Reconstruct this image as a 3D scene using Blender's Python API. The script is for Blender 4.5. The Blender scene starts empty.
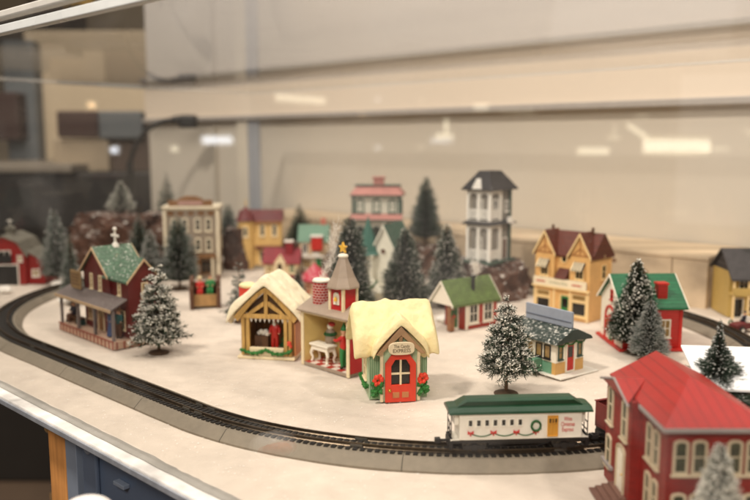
import bpy, bmesh, math, random
import numpy as np
from mathutils import Vector, Matrix, noise
random.seed(7)
CM = 0.01
scene = bpy.context.scene
COL = scene.collection
R = math.radians
# ---------------------------------------------------------------- camera facts (cm)
F, YH, CH = 780.9, 142.6, 19.5
PITCH = math.atan((250-YH)/F)
cp, sp = math.cos(PITCH), math.sin(PITCH)
def G(px, py, z=0.0):
    a = (px-375)/F; b = -(py-250)/F
    dy = cp+b*sp; dz = -sp+b*cp
    t = (z-CH)/dz
    return Vector((a*t, dy*t))
def at_depth(px, py, Y):
    a = (px-375)/F; b = -(py-250)/F
    dy = cp+b*sp; dz = -sp+b*cp
    t = Y/dy
    return Vector((a*t, Y, CH+dz*t))
# track oval frame
C2 = Vector((6.73, 75.12)); ANG = R(137.25)
U = Vector((math.cos(ANG), math.sin(ANG))); N = Vector((U.y, -U.x))
LEN, RAD = 27.66, 29.02
def un(s, n, z=0.0):
    q = C2+U*s+N*n
    return Vector((q.x, q.y, z))
# ---------------------------------------------------------------- materials
def lin(c):
    c = c/255.0
    return c/12.92 if c <= 0.04045 else ((c+0.055)/1.055)**2.4
def rgb(r, g, b): return (lin(r), lin(g), lin(b), 1)
MATS = {}
def mat(name, col, rough=0.55, var=0.18, scale=250, bump=0.15, kind=None, snow=0.0, metal=0.0,
        col2=None, size=(0.35, 0.16), axis='x', emit=None, dirt=0.0, coat=0.0, sss=0.0):
    if name in MATS: return MATS[name]
    m = bpy.data.materials.new(name); m.use_nodes = True
    nt = m.node_tree; nd = nt.nodes; L = nt.links
    p = nd['Principled BSDF']
    p.inputs['Roughness'].default_value = rough; p.inputs['Metallic'].default_value = metal
    p.inputs['Coat Weight'].default_value = coat
    if sss:
        p.inputs['Subsurface Weight'].default_value = sss; p.inputs['Subsurface Scale'].default_value = 0.002
    tc = nd.new('ShaderNodeTexCoord')
    nz = nd.new('ShaderNodeTexNoise'); nz.inputs['Scale'].default_value = scale; nz.inputs['Detail'].default_value = 5
    L.new(tc.outputs['Object'], nz.inputs['Vector'])
    nz2 = nd.new('ShaderNodeTexNoise'); nz2.inputs['Scale'].default_value = scale*0.22; nz2.inputs['Detail'].default_value = 3
    L.new(tc.outputs['Object'], nz2.inputs['Vector'])
    mr = nd.new('ShaderNodeMapRange'); mr.inputs['From Min'].default_value = 0.3; mr.inputs['From Max'].default_value = 0.7
    mr.inputs['To Min'].default_value = 1-var; mr.inputs['To Max'].default_value = 1+var*0.5
    ad = nd.new('ShaderNodeMath'); ad.operation = 'ADD'; L.new(nz.outputs['Fac'], ad.inputs[0]); L.new(nz2.outputs['Fac'], ad.inputs[1])
    hf = nd.new('ShaderNodeMath'); hf.operation = 'MULTIPLY'; hf.inputs[1].default_value = 0.5; L.new(ad.outputs[0], hf.inputs[0])
    L.new(hf.outputs[0], mr.inputs['Value'])
    base = nd.new('ShaderNodeRGB'); base.outputs[0].default_value = rgb(*col)
    cur = base.outputs[0]; height = nz.outputs['Fac']; hs = bump*0.0006
    if kind in ('brick', 'shingle'):
        sx = nd.new('ShaderNodeSeparateXYZ'); L.new(tc.outputs['Object'], sx.inputs[0])
        cb = nd.new('ShaderNodeCombineXYZ')
        if axis == 'xy':
            s = nd.new('ShaderNodeMath'); s.operation = 'ADD'; L.new(sx.outputs[0], s.inputs[0]); L.new(sx.outputs[1], s.inputs[1])
            L.new(s.outputs[0], cb.inputs[0])
        else: L.new(sx.outputs[0 if axis == 'x' else 1], cb.inputs[0])
        L.new(sx.outputs[2], cb.inputs[1])
        br = nd.new('ShaderNodeTexBrick'); L.new(cb.outputs[0], br.inputs['Vector'])
        br.inputs['Scale'].default_value = 1.0
        br.inputs['Brick Width'].default_value = size[0]*CM; br.inputs['Row Height'].default_value = size[1]*CM
        br.inputs['Mortar Size'].default_value = size[1]*CM*(0.10 if kind == 'brick' else 0.07)
        c = rgb(*col); d = rgb(*(col2 or col))
        br.inputs['Color1'].default_value = c
        br.inputs['Color2'].default_value = tuple(v*0.72 for v in c[:3])+(1,)
        br.inputs['Mortar'].default_value = d if col2 else tuple(v*0.4 for v in c[:3])+(1,)
        cur = br.outputs['Color']
        iv = nd.new('ShaderNodeMath'); iv.operation = 'SUBTRACT'; iv.inputs[0].default_value = 1.0; L.new(br.outputs['Fac'], iv.inputs[1])
        height = iv.outputs[0]; hs = bump*0.0012
    elif kind in ('siding', 'plank', 'vplank'):
        wv = nd.new('ShaderNodeTexWave'); wv.wave_profile = 'SAW'; wv.bands_direction = 'Z' if kind == 'siding' else ('X' if kind == 'plank' else 'Y')
        wv.inputs['Scale'].default_value = 0.31416/(size[1]*CM)
        L.new(tc.outputs['Object'], wv.inputs['Vector'])
        height = wv.outputs['Fac']; hs = bump*0.0012
        rp = nd.new('ShaderNodeMapRange'); rp.inputs['From Min'].default_value = 0; rp.inputs['From Max'].default_value = 0.22
        rp.inputs['To Min'].default_value = 0.55; rp.inputs['To Max'].default_value = 1; L.new(wv.outputs['Fac'], rp.inputs['Value'])
        mm = nd.new('ShaderNodeMix'); mm.data_type = 'RGBA'; mm.blend_type = 'MULTIPLY'; mm.inputs[0].default_value = 1
        L.new(cur, mm.inputs[6]); L.new(rp.outputs[0], mm.inputs[7]); cur = mm.outputs[2]
    elif kind == 'wood':
        mp = nd.new('ShaderNodeMapping'); mp.inputs['Scale'].default_value = (1, 1, 0.08) if axis == 'z' else (0.08, 1, 1)
        L.new(tc.outputs['Object'], mp.inputs[0])
        wn = nd.new('ShaderNodeTexNoise'); wn.inputs['Scale'].default_value = scale*2; wn.inputs['Detail'].default_value = 6
        L.new(mp.outputs[0], wn.inputs['Vector'])
        r2 = nd.new('ShaderNodeMapRange'); r2.inputs['From Min'].default_value = 0.3; r2.inputs['From Max'].default_value = 0.7
        r2.inputs['To Min'].default_value = 0.6; r2.inputs['To Max'].default_value = 1.1; L.new(wn.outputs['Fac'], r2.inputs['Value'])
        mm = nd.new('ShaderNodeMix'); mm.data_type = 'RGBA'; mm.blend_type = 'MULTIPLY'; mm.inputs[0].default_value = 1
        L.new(cur, mm.inputs[6]); L.new(r2.outputs[0], mm.inputs[7]); cur = mm.outputs[2]; height = wn.outputs['Fac']
    mx = nd.new('ShaderNodeMix'); mx.data_type = 'RGBA'; mx.blend_type = 'MULTIPLY'; mx.inputs[0].default_value = 1
    L.new(cur, mx.inputs[6]); L.new(mr.outputs[0], mx.inputs[7]); cur = mx.outputs[2]
    if snow > 0:
        ge = nd.new('ShaderNodeNewGeometry'); sz = nd.new('ShaderNodeSeparateXYZ'); L.new(ge.outputs['Normal'], sz.inputs[0])
        up = nd.new('ShaderNodeMapRange'); up.inputs['From Min'].default_value = 0.15; up.inputs['From Max'].default_value = 0.6
        L.new(sz.outputs[2], up.inputs['Value'])
        n3 = nd.new('ShaderNodeTexNoise'); n3.inputs['Scale'].default_value = scale*1.3; n3.inputs['Detail'].default_value = 8; n3.inputs['Roughness'].default_value = 0.7
        L.new(tc.outputs['Object'], n3.inputs['Vector'])
        t = nd.new('ShaderNodeMapRange'); t.inputs['From Min'].default_value = 0.70-0.4*snow; t.inputs['From Max'].default_value = 0.80-0.4*snow
        L.new(n3.outputs['Fac'], t.inputs['Value'])
        mu = nd.new('ShaderNodeMath'); mu.operation = 'MULTIPLY'; L.new(up.outputs[0], mu.inputs[0]); L.new(t.outputs[0], mu.inputs[1])
        m2 = nd.new('ShaderNodeMix'); m2.data_type = 'RGBA'; L.new(mu.outputs[0], m2.inputs[0]); L.new(cur, m2.inputs[6])
        m2.inputs[7].default_value = rgb(226, 222, 212); cur = m2.outputs[2]
    L.new(cur, p.inputs['Base Color'])
    if emit:
        p.inputs['Emission Color'].default_value = rgb(*emit[0]); p.inputs['Emission Strength'].default_value = emit[1]
    bp = nd.new('ShaderNodeBump'); bp.inputs['Strength'].default_value = 1; bp.inputs['Distance'].default_value = max(hs, 1e-6)
    L.new(height, bp.inputs['Height']); L.new(bp.outputs[0], p.inputs['Normal'])
    # roughness variation
    rr = nd.new('ShaderNodeMapRange'); rr.inputs['To Min'].default_value = max(0, rough-0.12); rr.inputs['To Max'].default_value = min(1, rough+0.12)
    L.new(nz2.outputs['Fac'], rr.inputs['Value']); L.new(rr.outputs[0], p.inputs['Roughness'])
    MATS[name] = m
    return m
# ---------------------------------------------------------------- mesh builder
class MB:
    def __init__(s, M=None):
        s.v = []; s.f = []; s.mi = []; s.M = M or Matrix.Identity(4)
    def add(s, vs, fs, m=0):
        o = len(s.v)
        s.v += [s.M @ Vector(p) for p in vs]
        for f in fs: s.f.append([o+i for i in f]); s.mi.append(m)
        return s
    def box(s, x0, x1, y0, y1, z0, z1, m=0):
        return s.add([(x, y, z) for x in (x0, x1) for y in (y0, y1) for z in (z0, z1)],
                     [(0, 1, 3, 2), (4, 6, 7, 5), (0, 4, 5, 1), (2, 3, 7, 6), (0, 2, 6, 4), (1, 5, 7, 3)], m)
    def prism(s, pts, ax, a, b, m=0):
        n = len(pts)
        def P(p, t):
            return (p[0], t, p[1]) if ax == 'y' else ((t, p[0], p[1]) if ax == 'x' else (p[0], p[1], t))
        return s.add([P(p, a) for p in pts]+[P(p, b) for p in pts],
                     [tuple(range(n)), tuple(range(2*n-1, n-1, -1))]+[(i, (i+1) % n, n+(i+1) % n, n+i) for i in range(n)], m)
    def ring(s, outer, inner, y0, y1, m=0, closed=True):
        n = len(outer); vs = []
        for (o, i) in zip(outer, inner):
            vs += [(o[0], y0, o[1]), (i[0], y0, i[1]), (o[0], y1, o[1]), (i[0], y1, i[1])]
        fs = []
        for k in range(n if closed else n-1):
            a = 4*k; b = 4*((k+1) % n)
            fs += [(a, b, b+1, a+1), (a+2, a+3, b+3, b+2), (a, a+2, b+2, b), (a+1, b+1, b+3, a+3)]
        if not closed:
            fs += [(0, 1, 3, 2), (4*n-4, 4*n-2, 4*n-1, 4*n-3)]
        return s.add(vs, fs, m)
    def cyl(s, p0, p1, r0, r1=None, n=12, m=0):
        r1 = r0 if r1 is None else r1
        p0 = Vector(p0); p1 = Vector(p1); d = (p1-p0).normalized()
        a = d.orthogonal().normalized(); b = d.cross(a)
        vs = []
        for (p, r) in ((p0, r0), (p1, r1)):
            for i in range(n):
                t = 2*math.pi*i/n; vs.append(p+a*(r*math.cos(t))+b*(r*math.sin(t)))
        return s.add(vs, [tuple(range(n-1, -1, -1)), tuple(range(n, 2*n))]+[(i, (i+1) % n, n+(i+1) % n, n+i) for i in range(n)], m)
    def tube(s, pts, r, n=8, m=0, closed=False):
        pts = [Vector(p) for p in pts]; k = len(pts); vs = []
        for i, p in enumerate(pts):
            d = (pts[(i+1) % k if closed else min(i+1, k-1)]-pts[(i-1) % k if closed else max(i-1, 0)]).normalized()
            up = Vector((0, 0, 1)) if abs(d.z) < 0.9 else Vector((0, 1, 0))
            a = d.cross(up).normalized(); b = d.cross(a)
            rr = r[i] if isinstance(r, (list, tuple)) else r
            for j in range(n):
                t = 2*math.pi*j/n; vs.append(p+a*(rr*math.cos(t))+b*(rr*math.sin(t)))
        fs = []
        for i in range(k if closed else k-1):
            for j in range(n):
                a = i*n; b = ((i+1) % k)*n
                fs.append((a+j, a+(j+1) % n, b+(j+1) % n, b+j))
        if not closed: fs += [tuple(range(n-1, -1, -1)), tuple(range((k-1)*n, k*n))]
        return s.add(vs, fs, m)
    def lathe(s, prof, c=(0, 0, 0), n=16, m=0, a0=0.0):
        vs = []; k = len(prof)
        for (r, z) in prof:
            for j in range(n):
                t = a0+2*math.pi*j/n; vs.append((c[0]+r*math.cos(t), c[1]+r*math.sin(t), c[2]+z))
        fs = [(i*n+j, i*n+(j+1) % n, (i+1)*n+(j+1) % n, (i+1)*n+j) for i in range(k-1) for j in range(n)]
        fs += [tuple(range(n-1, -1, -1)), tuple(range((k-1)*n, k*n))]
        return s.add(vs, fs, m)
    def ball(s, c, r, m=0, n=10, k=6, jit=0.0):
        if not isinstance(r, (tuple, list)): r = (r, r, r)
        vs = [(c[0], c[1], c[2]-r[2])]
        for i in range(1, k):
            ph = -math.pi/2+math.pi*i/k
            for j in range(n):
                t = 2*math.pi*j/n; q = 1+random.uniform(-jit, jit)
                vs.append((c[0]+q*r[0]*math.cos(ph)*math.cos(t), c[1]+q*r[1]*math.cos(ph)*math.sin(t), c[2]+q*r[2]*math.sin(ph)))
        vs.append((c[0], c[1], c[2]+r[2])); e = len(vs)-1
        fs = [(0, 1+(j+1) % n, 1+j) for j in range(n)]
        fs += [(1+i*n+j, 1+i*n+(j+1) % n, 1+(i+1)*n+(j+1) % n, 1+(i+1)*n+j) for i in range(k-2) for j in range(n)]
        fs += [(1+(k-2)*n+j, 1+(k-2)*n+(j+1) % n, e) for j in range(n)]
        return s.add(vs, fs, m)
    def build(s, name, mats, parent=None, bevel=0.0, smooth=False, loc=None, subdiv=0):
        me = bpy.data.meshes.new(name)
        off = Vector(loc) if loc is not None else Vector((0, 0, 0))
        me.from_pydata([tuple((p-off)*CM) for p in s.v], [], s.f)
        if not isinstance(mats, (list, tuple)): mats = [mats]
        for m in mats: me.materials.append(m)
        me.polygons.foreach_set('material_index', s.mi)
        bm = bmesh.new(); bm.from_mesh(me); bmesh.ops.recalc_face_normals(bm, faces=bm.faces); bm.to_mesh(me); bm.free()
        if smooth: me.polygons.foreach_set('use_smooth', [True]*len(me.polygons))
        o = bpy.data.objects.new(name, me); COL.objects.link(o)
        if parent is not None: o.parent = parent
        o.location = off*CM
        if bevel:
            b = o.modifiers.new('bevel', 'BEVEL'); b.width = bevel*CM; b.segments = 2; b.limit_method = 'ANGLE'; b.angle_limit = R(40)
        if subdiv:
            b = o.modifiers.new('sub', 'SUBSURF'); b.levels = b.render_levels = subdiv
        return o
def tag(o, label=None, cat=None, group=None, kind=None):
    if label: o['label'] = label
    if cat: o['category'] = cat
    if group: o['group'] = group
    if kind: o['kind'] = kind
    return o
def thing(name, label, cat, x, y, z=0.0, rz=0.0, group=None):
    o = bpy.data.objects.new(name, None); COL.objects.link(o)
    o.empty_display_size = 0.01
    o.location = (x*CM, y*CM, z*CM); o.rotation_euler = (0, 0, R(rz))
    return tag(o, label, cat, group)
def text(name, body, m, parent, M, size, w=None, align='CENTER', depth=0.01):
    cu = bpy.data.curves.new(name, 'FONT'); cu.body = body; cu.align_x = align; cu.align_y = 'CENTER'
    cu.size = size*CM; cu.extrude = depth*CM; cu.resolution_u = 2
    t = bpy.data.objects.new(name+'_src', cu); COL.objects.link(t)
    bpy.context.view_layer.update()
    me = bpy.data.meshes.new_from_object(t.evaluated_get(bpy.context.evaluated_depsgraph_get()))
    bpy.data.objects.remove(t); me.name = name
    me.materials.clear(); me.materials.append(m)
    xs = [v.co.x for v in me.vertices]
    k = 1.0
    if w and xs: k = w*CM/(max(xs)-min(xs))
    MM = M.copy(); MM.translation = MM.translation*CM
    me.transform(MM @ Matrix.Rotation(R(90), 4, 'X') @ Matrix.Diagonal((k, 1, 1, 1)))
    o = bpy.data.objects.new(name, me); COL.objects.link(o); o.parent = parent
    return o
T = Matrix.Translation
def face(side, W, D, y0=0.0):
    if side == 'F': return T((0, y0, 0))
    if side == 'R': return T((W/2, D/2+y0, 0)) @ Matrix.Rotation(R(90), 4, 'Z')
    if side == 'L': return T((-W/2, D/2+y0, 0)) @ Matrix.Rotation(R(-90), 4, 'Z')
    return T((0, D+y0, 0)) @ Matrix.Rotation(R(180), 4, 'Z')
def outline(x, z, w, h, arch=False, d=0.0):
    x0, x1, z0, z1 = x-w/2-d, x+w/2+d, z-d, z+h+d
    if not arch: return [(x0, z0), (x1, z0), (x1, z1), (x0, z1)]
    pts = [(x0, z0), (x1, z0)]
    r = (x1-x0)/2; zc = z1-r
    if arch == 'flat': # shallow segmental arch
        zc = z1-r*0.5
        for i in range(9):
            t = math.pi*i/8; pts.append((x+r*math.cos(t), zc+0.5*r*math.sin(t)))
    else:
        for i in range(9):
            t = math.pi*i/8; pts.append((x+r*math.cos(t), zc+r*math.sin(t)))
    return pts
def window(root, M, x, z, w, h, fm, gm, nx=1, nz=2, arch=False, fw=0.12, sill=True, shut=None, wreath=None, name='window'):
    """frame as a part of the house, pane as its sub-part; x,z is the bottom centre"""
    a = MB(M)
    a.ring(outline(x, z, w, h, arch, fw), outline(x, z, w, h, arch), -0.10, 0.03)
    b = min(0.07, fw*0.6)
    for i in range(1, nx): 
        xx = x-w/2+w*i/nx; a.box(xx-b/2, xx+b/2, -0.075, 0.0, z+0.002, z+h*(0.97))
    for i in range(1, nz):
        zz = z+h*i/nz; a.box(x-w/2+0.002, x+w/2-0.002, -0.068, 0.0, zz-b/2, zz+b/2)
    if sill: a.box(x-w/2-fw*1.6, x+w/2+fw*1.6, -0.19, 0.0, z-fw-0.10, z-fw-0.002)
    o = a.build(name, fm, root, bevel=0.012)
    g = MB(M); g.prism(outline(x, z, w, h, arch), 'y', -0.03, 0.02); g.build('pane', gm, o)
    if shut:
        for sx in (-1, 1):
            s = MB(M); c = x+sx*(w/2+fw+w*0.23)
            s.box(c-w*0.2, c+w*0.2, -0.08, 0.01, z, z+h)
            for k in range(1, 6): s.box(c-w*0.14, c+w*0.14, -0.105, -0.08, z+h*k/6-0.03, z+h*k/6+0.03)
            s.build('shutter', shut, root, bevel=0.01)
    return o
def door(root, M, x, z, w, h, dm, fm, km, arch=False, glass=None, fw=0.13):
    a = MB(M); a.ring(outline(x, z, w, h, arch, fw)[:] , outline(x, z, w, h, arch), -0.12, 0.03)
    a.build('door_frame', fm, root, bevel=0.012)
    d = MB(M); d.prism(outline(x, z, w, h, arch), 'y', -0.05, 0.02)
    for (zz, hh) in ((z+h*0.08, h*0.34),) if glass else ((z+h*0.08, h*0.34), (z+h*0.5, h*0.36)):
        for sx in (-1, 1): d.box(x+sx*w*0.22-w*0.14, x+sx*w*0.22+w*0.14, -0.075, -0.05, zz, zz+hh)
    o = d.build('door', dm, root, bevel=0.01)
    if glass:
        g = MB(M); g.box(x-w*0.34, x+w*0.34, -0.07, -0.045, z+h*0.5, z+h*0.9); g.build('pane', glass, o)
    k = MB(M); k.ball((x+w*0.36, -0.10, z+h*0.45), 0.06, n=8, k=5); k.build('handle', km, o)
    return o
def gable_roof(root, x0, x1, y0, y1, ze, zr, m, over=0.3, th=0.16, axis='x', name='roof', mats=None, trim=None):
    """ridge along axis; closed inverted-V slab"""
    if axis == 'x': a0, a1, b0, b1 = y0, y1, x0, x1
    else: a0, a1, b0, b1 = x0, x1, y0, y1
    mid = (a0+a1)/2; sl = (zr-ze)/(mid-a0)
    o = over; zo = ze-sl*o; t = th*math.sqrt(1+sl*sl)
    pts = [(a0-o, zo), (mid, zr), (a1+o, zo), (a1+o, zo+t), (mid, zr+t), (a0-o, zo+t)]
    mb = MB(); mb.prism(pts, 'x' if axis == 'x' else 'y', b0-over, b1+over)
    r = mb.build(name, m, root, bevel=0.02)
    if trim:
        for e in (b0-over, b1+over):
            q = MB(); s = -1 if e == b0-over else 1
            p2 = [(a0-o-0.02, zo-0.08), (mid, zr-0.08), (a1+o+0.02, zo-0.08), (a1+o+0.02, zo+t*0.85), (mid, zr+t*0.85), (a0-o-0.02, zo+t*0.85)]
            q.prism(p2, 'x' if axis == 'x' else 'y', e+s*0.003, e+s*0.09); q.build('bargeboard', trim, r, bevel=0.01)
    return r
def gable_body(mb, x0, x1, y0, y1, z0, ze, zr, axis='x', m=0):
    if axis == 'x': mb.prism([(y0, z0), (y1, z0), (y1, ze), ((y0+y1)/2, zr), (y0, ze)], 'x', x0, x1, m)
    else: mb.prism([(x0, z0), (x1, z0), (x1, ze), ((x0+x1)/2, zr), (x0, ze)], 'y', y0, y1, m)
    return mb
def hip_roof(root, x0, x1, y0, y1, ze, zt, tx, ty, m, over=0.4, th=0.12, name='roof'):
    """frustum: tx,ty inset of the top rectangle"""
    mb = MB(); a, b, c, d = x0-over, x1+over, y0-over, y1+over
    tx = min(tx, (b-a)/2-0.02); ty = min(ty, (d-c)/2-0.02)
    vs = [(a, c, ze), (b, c, ze), (b, d, ze), (a, d, ze), (a, c, ze+th), (b, c, ze+th), (b, d, ze+th), (a, d, ze+th),
          (a+tx, c+ty, zt), (b-tx, c+ty, zt), (b-tx, d-ty, zt), (a+tx, d-ty, zt)]
    fs = [(3, 2, 1, 0), (8, 9, 10, 11)]+[(i, (i+1) % 4, 4+(i+1) % 4, 4+i) for i in range(4)]+[(4+i, 4+(i+1) % 4, 8+(i+1) % 4, 8+i) for i in range(4)]
    mb.add(vs, fs); return mb.build(name, m, root, bevel=0.02)
def snow_roof(root, half, zr, ze, y0, y1, th, m, M=None, seed=0, name='snow', flare=0.0, bulge=0.2):
    """thick rounded snow blanket over a gable, ridge along local y"""
    K = 34; J = 34; vs = []; fs = []
    def prof(u):   # u -1..1 -> x,z of the roof surface
        s = abs(u); return u*half, zr-(zr-ze)*(s**1.12)+flare*max(0, s-0.75)
    loop = []
    us = [-1+2*i/K for i in range(K+1)]
    for j in range(J+1):
        v = j/J; e = min(v, 1-v)*J/2.6
        q = 1 if e >= 1 else math.sqrt(max(0.0, 1-(1-e)**2))
        y = y0+(y1-y0)*v; row = []
        top = []; bot = []
        for u in us:
            x, z = prof(u)
            eu = (1-abs(u))*K/2/2.6; qu = 1 if eu >= 1 else math.sqrt(max(0, 1-(1-eu)**2))
            nz = noise.noise(Vector((x*0.9+seed*7, y*0.9, seed)))*bulge*1.1+noise.noise(Vector((x*2.1+seed, y*2.1, 3)))*bulge*0.65+noise.noise(Vector((x*5+seed, y*5, 7)))*bulge*0.22
            t = th*(0.12+0.88*q)*(0.3+0.7*qu)+nz*q
            ex = 0.10*math.sin(y*3.1+seed)*abs(u)**6
            top.append((x*(1+0.02*q)+ex*(1 if u > 0 else -1), y, z+t-0.25*th*(1-qu)))
            droop = max(0, abs(u)-0.80)*2.6*th*(1+1.3*noise.noise(Vector((y*1.3, seed, u))))
            bot.append((x+ex*(1 if u > 0 else -1), y, z-0.02-droop))
        vs += top+bot[::-1]
    n = 2*(K+1)
    for j in range(J):
        for i in range(n):
            a = j*n+i; b = j*n+(i+1) % n
            fs.append((a, b, b+n, a+n))
    for b0 in (0, J*n):
        for i in range(K): fs.append((b0+i, b0+i+1, b0+n-2-i, b0+n-1-i))
    mb = MB(M); mb.add(vs, fs)
    return mb.build(name, m, root, smooth=True, subdiv=1)
# ---------------------------------------------------------------- palette
SNOWF = mat('snow_felt', (210, 197, 182), 0.95, 0.16, 70, 3.0)
ROOFSNOW = mat('cream_snow', (234, 216, 164), 0.8, 0.12, 200, 1.8, sss=0.15)
WHITE = mat('white_paint', (226, 220, 208), 0.5, 0.1)
CREAM = mat('cream_paint', (232, 214, 176), 0.5, 0.14)
HUTSNOW = mat('pale_snow', (234, 222, 190), 0.8, 0.1, 200, 1.8, sss=0.15)
GLASSD = mat('dark_pane', (34, 32, 28), 0.15, 0.3, 400, 0.0)
GLASSL = mat('amber_pane', (150, 120, 70), 0.2, 0.4, 300, 0.0)
BLACK = mat('black_paint', (26, 25, 24), 0.5, 0.3)
BRASS = mat('brass_knob', (200, 160, 70), 0.3, 0.1, metal=0.8)
REDP = mat('red_paint', (188, 38, 30), 0.45, 0.15)
GREENP = mat('green_paint', (38, 122, 62), 0.45, 0.2)
DKGREEN = mat('garland_green', (30, 92, 40), 0.7, 0.4, 900, 1)
WOODT = mat('tan_wood', (178, 138, 86), 0.6, 0.2, 300, 0.6, kind='wood', axis='z')
WOODB = mat('brown_wood', (104, 70, 44), 0.65, 0.25, 300, 0.6, kind='wood', axis='z')
GOLD = mat('gold_paint', (232, 182, 62), 0.4, 0.1)
SKIN = mat('painted_skin', (224, 172, 136), 0.55, 0.08)
ROCK = mat('brown_rock', (86, 58, 44), 0.9, 0.8, 120, 5.0, snow=0.42)
BRICKRED = mat('red_brick', (176, 44, 34), 0.6, 0.2, 300, 1.0, kind='brick', col2=(226, 206, 196), size=(0.42, 0.24), axis='xy')
# ---------------------------------------------------------------- bottle-brush trees
NEEDLE = mat('needle_green', (38, 56, 36), 0.75, 0.5, 500, 0)
NEEDLEG = mat('needle_grey', (58, 76, 62), 0.8, 0.4, 500, 0)
FROST = mat('flocking', (224, 220, 208), 0.9, 0.1, 600, 0)
FROSTG = mat('dusty_flocking', (166, 166, 160), 0.9, 0.2, 600, 0)
TRUNK = mat('tree_wire_trunk', (92, 66, 44), 0.8, 0.4, 500, 1)
BASEM = mat('tree_base', (84, 62, 42), 0.8, 0.4, 500, 1)
def np_mesh(name, V, Fq, mi, mats, parent):
    me = bpy.data.meshes.new(name)
    V = np.asarray(V, dtype=np.float32)*CM; Fq = np.asarray(Fq, dtype=np.int32)
    k = Fq.shape[1]
    me.vertices.add(len(V)); me.vertices.foreach_set('co', V.ravel())
    me.loops.add(Fq.size); me.loops.foreach_set('vertex_index', Fq.ravel())
    me.polygons.add(len(Fq)); me.polygons.foreach_set('loop_start', np.arange(0, Fq.size, k, dtype=np.int32))
    for m in mats: me.materials.append(m)
    me.polygons.foreach_set('material_index', np.asarray(mi, dtype=np.int32))
    me.update(calc_edges=True); me.validate()
    o = bpy.data.objects.new(name, me); COL.objects.link(o); o.parent = parent
    return o
def strips(P0, P1, W, mi_in, mi_out, split, rng, droop=0.0):
    """needle = two quads from P0 to P1; returns V,F,mi"""
    n = len(P0); D = P1-P0; Ln = np.linalg.norm(D, axis=1, keepdims=True)+1e-6
    rv = rng.normal(size=(n, 3)); S = np.cross(D/Ln, rv); S /= np.linalg.norm(S, axis=1, keepdims=True)+1e-6
    S *= W[:, None]/2
    Mid = P0+D*split[:, None]; Mid[:, 2] += droop*Ln[:, 0]
    V = np.stack([P0-S*.6, P0+S*.6, Mid-S, Mid+S, P1-S*.5, P1+S*.5], 1).reshape(-1, 3)
    b = np.arange(n)[:, None]*6
    F1 = b+np.array([[0, 1, 3, 2]]); F2 = b+np.array([[2, 3, 5, 4]])
    return V, np.concatenate([F1, F2]), np.concatenate([mi_in, mi_out])
OCT = np.array([(1, 0, 0), (-1, 0, 0), (0, 1, 0), (0, -1, 0), (0, 0, 1), (0, 0, -1)], float)
def clumps(C, Rr, rng, mi):
    n = len(C); J = 1+rng.uniform(-.45, .45, size=(n, 6, 1))
    V = (C[:, None, :]+OCT[None]*J*Rr[:, None, None]).reshape(-1, 3)
    tri = np.array([(0, 2, 4, 4), (2, 1, 4, 4), (1, 3, 4, 4), (3, 0, 4, 4), (2, 0, 5, 5), (1, 2, 5, 5), (3, 1, 5, 5), (0, 3, 5, 5)])[:, :3]
    Fq = (np.arange(n)[:, None, None]*6+tri[None]).reshape(-1, 3)
    return V, Fq, np.full(len(Fq), mi)
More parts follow.
